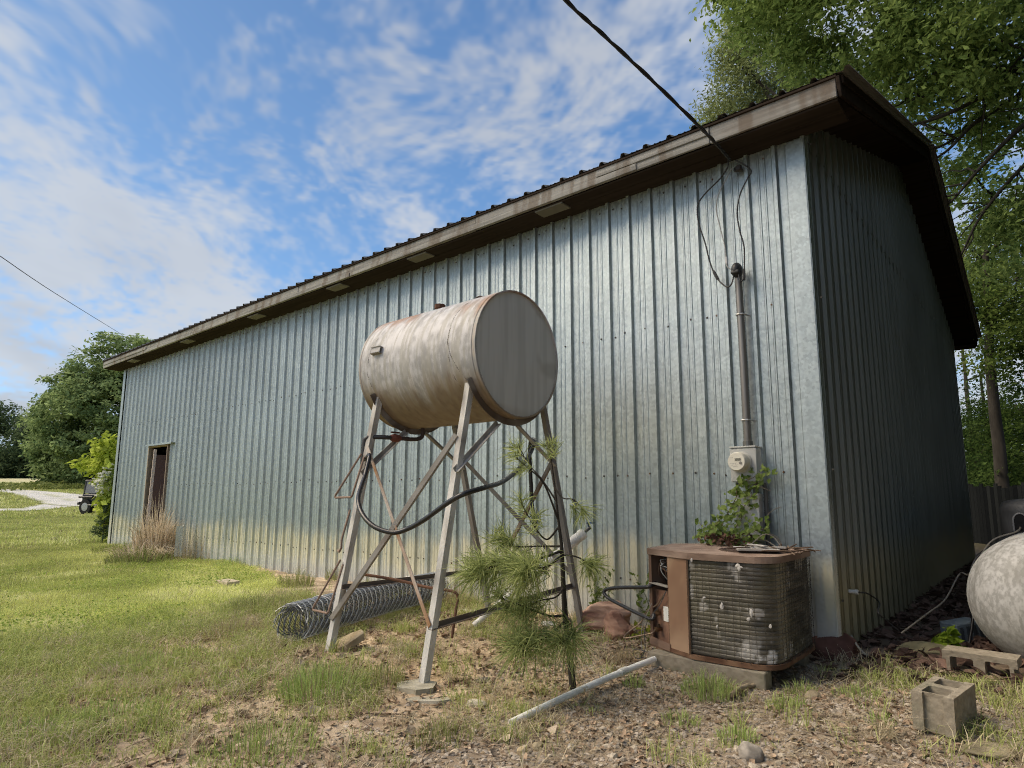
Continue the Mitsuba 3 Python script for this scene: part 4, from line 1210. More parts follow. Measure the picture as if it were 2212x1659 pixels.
# hood: a shell of steel like half a barrel with arched ends
HY, HW, HL, HT = 1.55, .27, .50, .27
hz = PZc + PR - .03
th_ = np.linspace(0, 2 * np.pi, 49)
rows_ = []
for (s, z) in ((1.0, 0), (1.0, .10), (1.0, .17), (.97, .215), (.90, .245), (.75, .262), (.45, .272), (.02, .275)):
    sg = lambda a, e: np.sign(a) * np.abs(a) ** e
    rows_.append(np.stack([PX + .0 + HW * s * sg(np.cos(th_), .62), HY + HL / 2 * s * sg(np.sin(th_), .62), hz + 0 * th_ + z], 1))
v = np.vstack(rows_); n = 49
a_, b_ = np.meshgrid(np.arange(len(rows_) - 1), np.arange(n - 1), indexing='ij')
f = np.stack([a_ * n + b_, a_ * n + b_ + 1, (a_ + 1) * n + b_ + 1, (a_ + 1) * n + b_], -1).reshape(-1, 4)
hk = put(prop + '__hood', speckle(MB().add(v, f), (.05, .05, .051), (.10, .10, .10), 9, 4), 'vc_semi', smooth=True)
ar = [(PX - .13 + .045 * math.cos(a), HY - HL / 2 - .004, hz + .10 + .06 * math.sin(a)) for a in np.linspace(0, math.pi, 14)]
ap = MB().add(np.vstack([ar, [(PX - .175, HY - HL / 2 - .004, hz + .02), (PX - .085, HY - HL / 2 - .004, hz + .02)]]), [[k_, k_ + 1, 14] for k_ in range(13)] + [[0, 14, 15]], (.008, .008, .009))
put(hk + '__opening', ap, 'vc')
put(hk + '__opening_rim', MB().tube([(PX - .085, HY - HL / 2 - .006, hz + .02)] + ar + [(PX - .175, HY - HL / 2 - .006, hz + .02)], .006, 6, (.20, .20, .21)), 'vc_semi')
gl = spline([(PX - .13, HY - .22, hz + .06), (PX - .16, HY - .34, hz + .02), (PX - .32, HY - .42, hz - .06), (PX - .46, HY - .50, PZc + .12), (0.618,1.355,0.396), (0.538,1.056,0.220), (0.453,0.732,0.142), (0.346,0.325,0.050)], 60)
put(numbered('gas_line'), MB().tube(gl, .0065, 7, (.22, .20, .17)), 'vc_semi', smooth=True, number=False, label='thin gas line arching from the propane tank hood to the leaves', cat='hose')
for o, pts in ((.0, [(PX - .14, HY - .22, hz + .05), (PX - .23, HY - .3, hz - .03), (PX - .42, HY - .42, PZc + .23), (PX - .485, HY - .5, PZc), (PX - .47, HY - .55, PZc - .2), (PX - .5, HY - .7, -.09)]),):
    put(numbered('gas_line'), MB().tube(spline(pts, 40), .011, 8), 'glossy_black', smooth=True, number=False, label='black hose hugging the side of the propane tank', cat='hose')

# concrete blocks


def block(c, yaw, tilt=None, size=(.19, .39, .17), horiz=False):
    """two-cell block: cells along z; size across, along, high"""
    w, l, h = size
    from shapely.geometry import box as sb
    g = sb(-w / 2, -l / 2, w / 2, l / 2)
    for e in (-1, 1):
        g = g.difference(sb(-w / 2 + .034, e * .092 - .062, w / 2 - .034, e * .092 + .062).buffer(-.012).buffer(.012))
        g = g.difference(sb(-.040, e * (l / 2) - .020, .044, e * (l / 2) + .020))
    m = trimesh.creation.extrude_polygon(g, h).subdivide_to_size(.03)
    v = m.vertices - A((0, 0, h / 2))
    v += (.0035 * (fb(v * 45, 3, 4) - .5))[:, None]
    R = trimesh.transformations.euler_matrix(*(tilt or (0, 0, 0)), 'sxyz')[:3, :3]
    Rz = trimesh.transformations.rotation_matrix(yaw, (0, 0, 1))[:3, :3]
    return MB().add(v @ R.T @ Rz.T + A(c), m.faces)


put(numbered('concrete_block'), block((.785, -1.29, float(gz(.785, -1.29)) + .084), -.13, (.0, .02, 0), (.172, .37, .172)), 'concrete', number=False, label='upright grey concrete block standing free on the gravel', cat='concrete block')
put(numbered('concrete_block'), block((.82, .10, -.065), .03, (-math.pi / 2 + .10, math.pi / 2, 0)[:2] + (0,), (.19, .39, .19)), 'concrete', number=False, label='concrete block half buried on its side before the propane tank', cat='concrete block')

# outlet stub and cords along the dark gable
q = A((0.030,0.313,0.311))
stub = thing('drain_stub', 'short white plastic pipe stub poking through the gable wall', 'pipe')
put(stub + '__pipe', MB().tube([q + A((-.02, 0, 0)), q + A((.035, -.002, 0)), q + A((.036, -.002, 0)), q + A((.055, -.003, 0))], [.014, .014, .018, .018], 12, (.70, .69, .64)), 'vc_semi')
co = spline([q + A((.05, 0, -.002)), q + A((.10, .10, -.02)), q + A((.12, .35, -.11)), (0.231,0.197,0.198), (0.263,0.306,0.124), (0.321,0.371,0.053)], 50)
put(stub + '__wire', MB().tube(co, .0055, 7, (.03, .03, .032)), 'vc_semi', smooth=True)
put(numbered('grey_cord'), MB().tube(spline([(0.030,0.251,-0.000), (0.120,0.013,-0.018), (0.167,-0.005,-0.063), (0.207,0.035,-0.094), (0.268,0.025,-0.112)], 40), .0075, 7, (.36, .34, .29)), 'vc', smooth=True, number=False, label='grey cord running from the gable foot into the leaves', cat='cord')
cr = thing('plastic_crate', 'small blue grey slotted plastic crate behind the propane tank', 'crate')
cc = A((.62, 1.15, -.02)); cR = frame(A((.6, .8, .1)))
put(cr + '__body', MB().box(cc, (.26, .16, .15), (.16, .20, .23), cR, .008), 'vc_semi')
for q_ in range(4):
    put(cr + '__slot', MB().box(cc + cR @ A((-.09 + .06 * q_, -.0815, .0)), (.03, .004, .10), (.05, .06, .07), cR), 'vc')

# dark board fence behind the barn
fn = thing('board_fence', 'dark weathered board fence behind the far end of the barn', 'fence')
f0, f1 = A((-.9, 15.9)), A((2.6, 8.9))
nb = 44
fd = (f1 - f0) / np.linalg.norm(f1 - f0)
for q_ in range(nb):
    c = f0 + (f1 - f0) * (q_ + .5) / nb
    top = 1.38 - .2 * (q_ / nb) + .03 * rs.randn()
    w = np.linalg.norm(f1 - f0) / nb - .012
    k_ = rs.rand()
    put(fn + '__board', MB().bar((c[0], c[1], -.2), (c[0], c[1], top), .022, w, mixc((.008, .009, .010), (.022, .024, .024), k_), (*fd, .02 * rs.randn())), 'vc_matte')
for z in (.25, 1.05):
    put(fn + '__rail', MB().bar((f0[0] + .05, f0[1] + .03, z), (f1[0] + .05, f1[1] + .03, z - .1), .04, .09, (.04, .04, .04)), 'vc_matte')

# ------------------------------------------------------------------ the dark off-road car on the drive
car = thing('parked_car', 'dark off-road car parked on the gravel drive behind the shrub', 'car')
cc = A((-37.5, 7.3)); CYaw = math.radians(157)
cf = A((-math.cos(CYaw), math.sin(CYaw), 0)); cl_ = A((math.sin(CYaw), math.cos(CYaw), 0))
cz = float(gz(*cc)) - .02
CR = np.stack([cf, -cl_, A((0, 0, 1.))], 1)
if np.linalg.det(CR) < 0:
    CR[:, 1] *= -1
cw = lambda x, y, z: A((cc[0], cc[1], cz)) + CR @ A((x, y, z))


def cbox(key, c, size, col, bev=.03, mat='vc_semi'):
    return put(car + '__' + key, MB().box(cw(*c), size, col, CR, bev), mat)


dk_ = (.018, .019, .022)
cbox('body', (-.25, 0, .82), (2.6, 1.55, .55), dk_, .06)
cbox('hood', (1.45, 0, .95), (1.15, 1.30, .30), (.03, .03, .034), .06)
cbox('grille', (2.03, 0, .88), (.06, 1.25, .42), (.012, .012, .013), .01)
cbox('bumper', (2.16, 0, .58), (.18, 1.7, .16), (.02, .02, .022), .03)
cbox('bumper', (-1.68, 0, .58), (.16, 1.7, .16), (.02, .02, .022), .03)
cbox('roof', (-.55, 0, 1.80), (2.0, 1.38, .07), (.025, .025, .028), .03)
for sx in (.50, -.45, -1.45):
    for sy in (-1, 1):
        put(car + '__pillar', MB().bar(cw(sx, sy * .74, 1.05), cw(sx - .12 * (sx > 0), sy * .66, 1.80), .06, .07, dk_, CR[:, 0]), 'vc_semi')
put(car + '__windshield', MB().add([cw(.52, -.68, 1.10), cw(.52, .68, 1.10), cw(.38, .62, 1.76), cw(.38, -.62, 1.76)], [[0, 1, 2, 3]], (.10, .12, .14)), 'vc_semi')
for sy in (-1, 1):
    for (a, b) in ((.42, -.40), (-.50, -1.40)):
        put(car + '__window', MB().add([cw(a, sy * .745, 1.12), cw(b, sy * .745, 1.12), cw(b, sy * .67, 1.74), cw(a - .06, sy * .67, 1.74)], [[0, 1, 2, 3]], (.14, .15, .17)), 'vc_semi')
    put(car + '__mirror', MB().box(cw(.45, sy * .92, 1.25), (.10, .20, .22), (.20, .21, .23), CR, .02), 'vc_semi')
    cbox('running_board', (.0, sy * .84, .50), (1.9, .16, .06), (.20, .20, .20), .015, 'vc_metal')
    put(car + '__headlight', MB().tube([cw(2.05, sy * .48, .92), cw(2.10, sy * .48, .92)], .10, 14, (.6, .6, .58)), 'vc_semi')
    for sx in (1.42, -1.12):
        cbox('fender', (sx, sy * .80, .92), (1.0, .26, .10), (.022, .022, .024), .03)
        w_ = put(car + '__wheel', MB().tube([cw(sx, sy * .66, .40), cw(sx, sy * .665, .40), cw(sx, sy * .89, .40), cw(sx, sy * .895, .40)], [.34, .40, .40, .34], 22, (.016, .016, .017)), 'vc')
        put(w_ + '__rim', MB().tube([cw(sx, sy * .893, .40), cw(sx, sy * .905, .40), cw(sx, sy * .91, .40)], [.22, .22, .12], 18, (.42, .43, .44)), 'vc_metal')
cbox('spare_wheel', (-1.72, .1, 1.0), (.2, .72, .72), (.016, .016, .017), .09, 'vc')

# ------------------------------------------------------------------ vegetation
def unit(v):
    return v / (np.linalg.norm(v, axis=-1, keepdims=True) + 1e-12)


def leaves(c, n, size, col, aspect=.5, fold=.25, r=rs):
    """one folded diamond (two triangles) per centre: n normals, size lengths"""
    N = len(c)
    t = unit(np.cross(n, r.randn(N, 3)))
    b = np.cross(n, t)
    s = np.broadcast_to(size, (N,))[:, None]
    base, tip = c - t * s * .5, c + t * s * .5
    l = c + b * s * aspect * .5 + n * s * fold * .3 - t * s * .05
    rr = c - b * s * aspect * .5 + n * s * fold * .3 - t * s * .05
    v = np.stack([base, l, tip, rr], 1).reshape(-1, 3)
    k = np.arange(N)[:, None] * 4
    f = np.concatenate([k + A([[0, 2, 1]]), k + A([[0, 3, 2]])], 0)
    return v, f, np.repeat(col, 4, 0)


def blob_points(blobs, n, r, shell=.45, gap=.0, scale=.9, seed=0):
    """points in a union of ellipsoids (c, radii), thinned by noise so that clumps and gaps show; also outward directions"""
    vol = A([np.prod(b[1]) ** (2 / 3) for b in blobs]); vol = vol / vol.sum()
    out, dirs = [], []
    for (c, rad), w in zip(blobs, vol):
        m = int(n * w * 2.2) + 8
        d = unit(r.randn(m, 3))
        rr = (shell + (1 - shell) * r.rand(m)) ** .8
        p = A(c) + d * A(rad) * rr[:, None]
        p += (fb(p * (1.1 / max(rad) * 2.2), 3, seed)[:, None] - .5) * d * A(rad) * .55
        keep = fb(p * scale, 3, seed + 5) > gap
        p, d = p[keep], d[keep]
        k = int(n * w)
        out.append(p[:k]); dirs.append(d[:k])
    return np.vstack(out), np.vstack(dirs)


def crown(blobs, clusters, per, crad, lsize, c0, c1, r, gap=.42, shell=.4, scale=.9, seed=0, aspect=.5, droop=.35):
    cp, cd = blob_points(blobs, clusters, r, shell, gap, scale, seed)
    N = len(cp)
    off = r.randn(N, per, 3) * crad * A((1, 1, .55))
    p = (cp[:, None] + off).reshape(-1, 3)
    n = unit(np.repeat(cd, per, 0) * .55 + A((0, 0, .75)) + r.randn(N * per, 3) * .55)
    tone = np.clip(.5 + .5 * (fb(cp * scale * 1.7, 2, seed + 9) - .5) * 3 + .22 * r.randn(N), 0, 1)
    t = np.clip(np.repeat(tone, per) + .18 * r.randn(N * per), 0, 1)
    col = mixc(c0, c1, t) * (1 + .16 * r.randn(N * per, 1)).clip(.5, 1.5)
    return leaves(p, n, lsize * (.45 + 1.0 * r.rand(N * per)), col, aspect, .3, r), cp


def limb_mesh(mb, p, q, r0, r1, r, wig=.06, n=8, sides=7):
    p, q = A(p, float), A(q, float)
    L = np.linalg.norm(q - p)
    t = np.linspace(0, 1, n)[:, None]
    w = np.cumsum(r.randn(n, 3), 0) * wig * L / n
    w -= t * w[-1]
    pts = p + (q - p) * t + w + A((0, 0, 1)) * (t * (1 - t)) * L * .12
    mb.tube(pts, np.linspace(r0, r1, n), sides)
    return pts


def tree(name, label, base, top, trad, blobs, clusters, per, crad, lsize, c0, c1, seed, group=None, limbs=(), gap=.42, shell=.4, scale=.9, nl=14, aspect=.5, cat='tree'):
    r = np.random.RandomState(seed)
    t = thing(name, label, cat, group)
    mb = MB()
    tp = limb_mesh(mb, base, top, trad, trad * .35, r, .05, 12, 10)
    (v, f, c), cp = crown(blobs, clusters, per, crad, lsize, c0, c1, r, gap, shell, scale, seed, aspect)
    for _ in range(nl):
        q = cp[r.randint(len(cp))]
        k = int(np.clip(np.argmin(np.abs(tp[:, 2] - (q[2] - .35 * np.linalg.norm(q[:2] - tp[5][:2])))), 3, 11))
        pts = limb_mesh(mb, tp[k], q, trad * .33, trad * .05, r, .12, 8, 6)
        for _ in range(3):
            a = pts[r.randint(3, 7)]
            e = cp[np.argsort(np.linalg.norm(cp - a, axis=1))[r.randint(4, max(5, len(cp) // 12))]]
            limb_mesh(mb, a, e, trad * .12, trad * .03, r, .15, 6, 5)
    put(t + '__trunk', mb, 'bark', smooth=True)
    lb = MB()
    for pts, r0, r1 in limbs:
        lb.tube(spline(pts, 36), np.linspace(r0, r1, len(spline(pts, 36))), 7)
        pts_ = spline(pts, 36)
        for _ in range(7):
            a = pts_[r.randint(8, len(pts_) - 2)]
            d = pts_[-1] - pts_[0]; d = d / np.linalg.norm(d)
            e = a + (d * .6 + r.randn(3) * A((.5, .5, .35))) * (.5 + .9 * r.rand())
            limb_mesh(lb, a, e, r0 * .30, .006, r, .15, 6, 5)
        put(t + '__limb', lb, 'bark', smooth=True); lb = MB()
    put(t + '__crown', MB().add(v, f, c), 'leaf')
    return t


def B(c, rx, ry=None, rz=None):
    return (c, (rx, ry or rx, rz or rx))


GA, GB = (.11, .17, .045), (.34, .44, .14)       # bright yellow green
DA, DB = (.03, .058, .016), (.12, .18, .05)     # dark green
# big oak on the right, its boughs reaching in over the gable
tree('oak_tree', 'bright green oak arching dark boughs over the gable end', (4.6, 9.5, -.2), (4.9, 9.0, 9.5), .34,
     [B((-2.567,7.459,11.512), 1.0), B((-1.683,7.590,11.315), 1.5), B((-1.948,8.106,10.930), 1.0, 1.0, .8), B((-0.847,7.809,10.470), 1.5), B((0.164,8.102,10.010), 1.7), B((1.098,8.327,9.556), 1.7), B((-1.131,8.980,10.056), 1.0), B((-0.343,9.733,9.669), 1.0),
      B((0.549,9.970,8.977), 1.1), B((1.432,9.464,8.628), 1.2), B((1.351,10.323,7.319), 1.3), B((0.637,11.599,7.870), 1.0), B((0.813,12.033,6.454), 1.0), B((1.516,10.057,6.026), 1.2), B((-1.922,8.903,10.387), .8), B((-0.303,7.424,11.395), 2.2), B((1.359,7.688,10.538), 2.4), B((-1.873,7.220,12.348), 1.8),
      B((5.5, 6.5, 7.8), 2.6, 2.6, 1.8), B((6.5, 3.5, 7.0), 2.4, 2.4, 1.6), B((5.8, 10, 7.0), 2.6, 2.6, 2.2), B((7.5, 1.5, 6.0), 2.2, 2.2, 1.8)],
     3000, 26, .19, .125, GA, GB, 11, gap=.40, nl=10, scale=.8,
     limbs=[([(4.8, 9.2, 7.6), (2.137,9.316,9.063), (1.323,8.718,8.560), (0.630,8.346,8.118), (-0.001,8.108,7.939), (-0.627,7.824,8.010)], .085, .012),
            ([(4.8, 9.2, 7.0), (2.127,9.733,8.932), (1.353,9.423,8.498), (0.780,9.014,8.087), (0.257,8.684,7.494), (-0.337,8.491,7.247)], .08, .012),
            ([(4.8, 9.2, 7.9), (2.247,10.121,10.171), (1.468,9.524,9.814), (0.798,9.075,9.193), (0.122,8.835,8.831), (-0.466,8.591,8.863)], .07, .012),
            ([(4.8, 9.2, 6.2), (1.960,9.001,7.880), (1.445,8.746,7.612), (0.783,8.696,7.029), (0.324,8.667,6.533), (0.007,8.713,6.278)], .07, .010),
            ([(4.8, 9.2, 6.8), (2.165,10.760,9.287), (1.075,9.909,8.871), (0.363,9.577,8.149), (-0.169,9.299,7.925), (-0.783,9.046,7.889)], .06, .010),
            ([(4.8, 9.2, 5.6), (1.909,9.331,7.343), (1.363,9.069,6.980), (0.689,9.039,6.237), (0.266,9.091,5.499), (-0.044,9.122,5.352)], .055, .008)])
# pale tree behind the roof
tree('willow_oak_tree', 'pale grey green tree showing above the roof, left of the oak', (-3.2, 17.5, -.2), (-4.2, 16.8, 13), .26,
     [B((-5.758,17.597,17.081), 2.0), B((-6.600,17.102,15.949), 1.35), B((-7.056,16.176,15.294), .75, .75, .6), B((-6.292,17.001,17.772), 1.1), B((-5.676,17.355,18.643), 1.5), B((-5.174,18.409,15.523), 1.8), B((-6.449,17.474,14.735), 1.3), B((-4.750,19.694,17.577), 1.8), B((-4.037,20.557,16.316), 1.8), B((-7.233,16.768,14.904), .7)],
     1300, 26, .24, .15, (.16, .20, .085), (.40, .45, .20), 21, gap=.40, nl=8, aspect=.34)
# woods beyond the gable, seen to the right of the barn
for i_, (nm, lab, b, h_, tr, bl_, ncl, ca, cb) in enumerate((
        ('woodland_tree', 'tall dark trunked tree right of the gable, nearest of the woods', (0.151,17.045,1.868), 9.0, .19, [B((0.149,16.741,6.707), 1.2), B((0.874,17.310,6.972), 1.3), B((0.111,17.702,8.398), 1.0), B((0.828,16.349,4.919), 1.0), B((1.300,16.556,5.905), 1.3), B((0.033,18.240,5.376), .8), B((1.261,17.251,8.926), 1.4)], 600, (.05, .085, .02), (.20, .27, .07)),
        ('woodland_tree', 'low dense dark tree behind the board fence', (-0.783,24.839,2.186), 6.0, .12, [B((-0.801,24.442,4.094), 1.5), B((-0.217,25.116,3.230), 1.8), B((-0.872,23.408,2.302), 1.4), B((0.445,23.214,2.252), 2.0), B((0.629,24.360,3.973), 1.6), B((-0.257,22.804,1.294), 1.5), B((-1.228,26.914,3.222), 1.6), B((-0.408,19.930,1.700), 1.1), B((0.439,18.056,1.373), 1.2)], 1100, DA, DB),
        ('woodland_tree', 'leafy tree at the right edge above the propane tank', (0.801,20.878,2.140), 8.0, .16, [B((0.897,20.526,4.309), 1.1), B((0.221,21.276,4.319), .9), B((1.050,19.633,2.771), 1.6), B((1.007,21.038,8.878), 1.3), B((1.630,19.580,5.521), 1.7)], 420, DA, (.10, .15, .035)),
        ('woodland_tree', 'far pale tree glimpsed between the trunk and the gable', (-2.527,41.856,2.872), 11.0, .2, [B((-1.871,40.385,13.040), 2.2), B((-0.763,41.003,14.695), 2.4), B((-2.448,41.759,3.696), 2.6), B((-1.022,43.089,3.155), 3.0), B((1.034,43.200,11.407), 2.6), B((-0.072,43.682,4.259), 3.0)], 420, (.09, .13, .035), (.25, .32, .10)))):
    base = A(b); base[2] = -.2
    tree(nm, lab, base, base + A((.2, .1, h_)), tr, bl_, ncl, 26, .22 if i_ < 3 else .38, .12 if i_ < 3 else .22, ca, cb, 31 + i_, 'woods right of the barn', gap=.40, nl=8)
# off the right edge: the rest of the grove that shades the gable
tree('shade_tree', 'shade tree standing right of the propane tank', (5.2, 3.0, -.2), (5.4, 3.4, 9), .28,
     [B((4.4, 2.0, 5.2), 1.9, 2.8, 2.6), B((4.6, -.6, 5.6), 1.8, 2.4, 2.2), B((4.2, 4.6, 5.0), 1.8, 2.6, 2.8), B((4.2, 7.6, 4.6), 2.0, 2.6, 3.0), B((4.6, 1.6, 2.2), 1.6, 3.2, 2.0), B((4.4, 5.6, 2.0), 1.6, 3.2, 2.2), B((4.2, 11, 4.0), 1.9, 3.0, 3.6), B((3.6, 4, 8.2), 1.6, 4.5, 1.6), B((4.6, 9, 1.6), 1.7, 3.0, 1.8), B((3.2, 12, 4.6), 1.5, 3.2, 3.0)],
     2900, 24, .30, .27, DA, DB, 41, gap=.30, nl=8)
tree('shade_tree', 'second shade tree standing in front of the first one, off to the right', (5.6, -2.6, -.3), (5.4, -2.4, 7), .22,
     [B((5.0, -2.4, 4.0), 1.6, 1.9, 2.2), B((4.8, -4.2, 4.4), 1.5, 1.9, 2.2), B((5.2, -3.2, 1.6), 1.5, 2.6, 1.6), B((5.0, -.6, 2.4), 1.4, 1.6, 2.0)],
     900, 24, .30, .30, DA, DB, 47, gap=.30, nl=5)

# big round tree on the left, conifers beyond
tree('maple_tree', 'big rounded dark green tree standing alone beyond the drive', (-72.2, 14.6, 1.0), (-72.6, 15.2, 10.0), .55,
     [B((-67.279,16.061,14.253), 2.9), B((-69.415,14.592,12.448), 2.9), B((-72.109,13.899,11.030), 2.4), B((-67.023,17.042,10.444), 4.2), B((-73.903,12.819,8.743), 2.4), B((-67.737,14.351,7.521), 4.4), B((-74.690,12.692,6.006), 2.0), B((-72.061,13.896,4.590), 3.0), B((-67.068,15.617,4.054), 3.0), B((-65.750,17.890,5.000), 4.0), B((-67.537,19.388,9.832), 3.6), B((-68.819,14.292,3.177), 1.5), B((-73.202,13.143,3.463), 1.3)],
     3600, 22, .36, .40, (.11, .17, .07), (.38, .48, .22), 51, gap=.40, nl=8, shell=.62, scale=.42)
for i_, (b, bl_, lab, cnt) in enumerate((
        ((-133.154,18.942,3.986), [B((-131.626,18.276,13.862), 4.2, 4.2, 3.4), B((-132.646,18.314,9.302), 5.5, 5.5, 4.5), B((-128.985,20.584,6.980), 4.4, 4.4, 3.8), B((-134.762,16.047,11.568), 6)], 'dark conifer clump at the left edge, taller of the two'[:60], 520),
        ((-122.861,21.127,3.864), [B((-122.689,20.334,8.565), 3.0, 3.0, 4.2), B((-121.438,21.694,7.125), 2.6, 2.6, 3.4), B((-124.112,19.766,5.304), 3.6, 3.6, 2.4), B((-120.777,22.621,5.322), 2.6)], 'lower conifer clump between the left edge and the big round tree', 420),
        ((-184.838,34.115,6.380), [B((-183.895,32.429,18.856), 1.9, 1.9, 2.2), B((-183.487,33.320,16.147), 2.6), B((-182.340,34.518,15.069), 2.4)], 'small pale treetop showing far behind the conifers', 160))):
    base = A(b); base[2] = float(gz(base[0], base[1])) - .3
    tree('conifer_tree' if i_ < 2 else 'distant_tree', lab, base, base + A((0, 0, 7.0 + i_)), .3, bl_, cnt, 20, .6, .62, (.045, .075, .040) if i_ < 2 else (.20, .24, .19), (.13, .18, .09) if i_ < 2 else (.36, .40, .32), 61 + i_, None, gap=.38, nl=3, scale=.3, aspect=.4)
# field weeds below the big tree
r = np.random.RandomState(5)
wv_ = []
for (a, b, dd, n_) in ((0, 90, 62, 900), (60, 130, 60, 900), (-60, 20, 66, 500)):
    for _ in range(n_):
        px_ = a + (b - a) * r.rand()
        wv_.append(A((px_, r.rand(), dd)))
wq = A(wv_)
wc = np.stack([-61.5 - 12 * r.rand(len(wq)), 5.0 + (wq[:, 0] + 60) * .055 + 2.0 * r.rand(len(wq)), 0 * wq[:, 0]], 1)
wc[:, 2] = gz(wc[:, 0], wc[:, 1]) + .1 + .8 * r.rand(len(wq)) * fb(wc * .5, 2, 3)
v, f, c = leaves(wc, unit(r.randn(len(wc), 3) + A((0, 0, .6))), .35, mixc((.12, .16, .04), (.30, .33, .13), r.rand(len(wc))), .5, .3, r)
put('field_weeds', MB().add(v, f, c), 'leaf', kind='stuff', label='rough weeds edging the field beyond the drive', cat='weeds')

# ------------------------------------------------------------------ shrubs at the far corner of the barn
def shrub(name, label, stems, blobs, clusters, per, crad, lsize, c0, c1, seed, cat='shrub', aspect=.6, gap=.36, shell=.3):
    r = np.random.RandomState(seed)
    t = thing(name, label, cat)
    (v, f, c), cp = crown(blobs, clusters, per, crad, lsize, c0, c1, r, gap, shell, 2.2, seed, aspect)
    mb = MB()
    for s in stems:
        for _ in range(6):
            limb_mesh(mb, s, cp[r.randint(len(cp))], .016, .004, r, .12, 7, 5)
    put(t + '__stem', mb, 'bark', smooth=True)
    put(t + '__foliage', MB().add(v, f, c), 'leaf')
    return t, cp, r


zg = float(gz(-15.8, .3))
shrub('green_shrub', 'bright yellow green broadleaf shrub at the far barn corner', [(-16.3, .9, zg), (-16.0, 1.2, zg)],
      [B((-15.976,0.125,2.052), .38), B((-16.507,-0.004,1.752), .22), B((-15.982,0.186,1.722), .34), B((-15.785,0.241,0.953), .24), B((-15.718,0.332,0.791), .32), B((-15.832,0.299,0.465), .24), B((-15.791,0.388,0.194), .28), B((-16.078,0.468,1.231), .4), B((-16.688,-0.138,1.651), .13)],
      170, 16, .10, .15, (.28, .36, .04), (.58, .66, .14), 71, gap=.3)
ds, cp, r = shrub('flowering_dogwood', 'sprig of white blossoms among the shrub leaves at the far barn corner', [(-16.0, .9, zg)], [B((-15.590,0.072,1.307), .2, .2, .16), B((-15.493,0.125,1.457), .18), B((-15.594,0.111,1.093), .15)], 40, 10, .09, .10, (.20, .27, .06), (.42, .50, .15), 73)
k_ = cp[r.randint(len(cp), size=110)] + r.randn(110, 3) * .08 + A((-.05, -.12, .03))
pet = []
for d in range(4):
    pet.append(k_ + .022 * A((math.cos(d * 1.57), math.sin(d * 1.57), 0)) + .004 * r.randn(110, 3))
pp = np.vstack(pet)
v, f, c = leaves(pp, unit(A((-.3, -.5, .8)) + .4 * r.randn(len(pp), 3)), .062, mixc((.70, .72, .70), (.86, .87, .86), r.rand(len(pp))), .8, .15, r)
put(ds + '__blossom', MB().add(v, f, c), 'leaf', kind='stuff')
cdr = thing('cedar_sapling', 'small bluish cedar sapling at the foot of the green shrub', 'sapling')
r = np.random.RandomState(8)
mb, nb_ = MB(), []
cb0 = A((-15.562,0.080,0.056)); cb0[2] = float(gz(cb0[0], cb0[1]))
mb.tube([cb0, cb0 + A((0, 0, .8))], [.014, .005], 6)
for q_ in range(40):
    z = .08 + .75 * r.rand(); a = r.rand() * 6.28; L = .28 * (1 - z / 1.1)
    e = cb0 + A((L * math.cos(a), L * math.sin(a), z + .08))
    mb.tube([cb0 + A((0, 0, z)), e], [.005, .002], 4)
    for t in np.linspace(.3, 1, 5):
        nb_ += [cb0 + A((0, 0, z)) * (1 - t) + (e - cb0) * t + r.randn(3) * .02 for _ in range(9)]
v, f, c = leaves(A(nb_), unit(r.randn(len(nb_), 3)), .06, mixc((.06, .10, .055), (.16, .22, .12), r.rand(len(nb_))), .25, .1, r)
put(cdr + '__trunk', mb, 'bark'); put(cdr + '__foliage', MB().add(v, f, c), 'leaf')


# ------------------------------------------------------------------ young pine in front of the stand
pine = thing('pine_sapling', 'young long needled pine growing between the stand and the condenser', 'sapling')
r = np.random.RandomState(12)
PD_ = 3.98
tk = [(-1.053,-1.770,-0.192), (-1.056,-1.796,-0.014), (-1.072,-1.823,0.259), (-1.070,-1.851,0.537), (-1.060,-1.876,0.706), (-1.072,-1.888,0.846), (-1.088,-1.907,1.073), (-1.100,-1.928,1.260)]
tks = spline(tk, 50)
put(pine + '__trunk', MB().tube(tks, np.interp(np.linspace(0, 1, len(tks)), [0, .3, .6, 1], [.023, .018, .011, .004]), 9), 'bark', smooth=True)
tufts = []
def pbranch(pts, r0, n, spread=.05, L=.15, start=.35):
    p = spline(pts, 24)
    put(pine + '__branch', MB().tube(p, np.linspace(r0, .0025, len(p)), 6), 'bark', smooth=True)
    d = np.gradient(p, axis=0)
    m = max(4, int(n / 4.2))
    for q in range(m):
        k = min(int(len(p) * (start + (1 - start) * ((q + 1) / m) ** .7)), len(p) - 1)
        e = p[k] + (unit(r.randn(3)) * .045 + unit(d[k]) * .03) * (q < m - 1)
        tufts.append((e, unit(unit(d[k]) + (.7 * unit(r.randn(3)) + A((0, 0, .25))) * (q < m - 1)), L * 1.05, spread))
        if q < m - 1:
            put(pine + '__twig', MB().tube([p[k], e], [.003, .002], 4), 'bark')


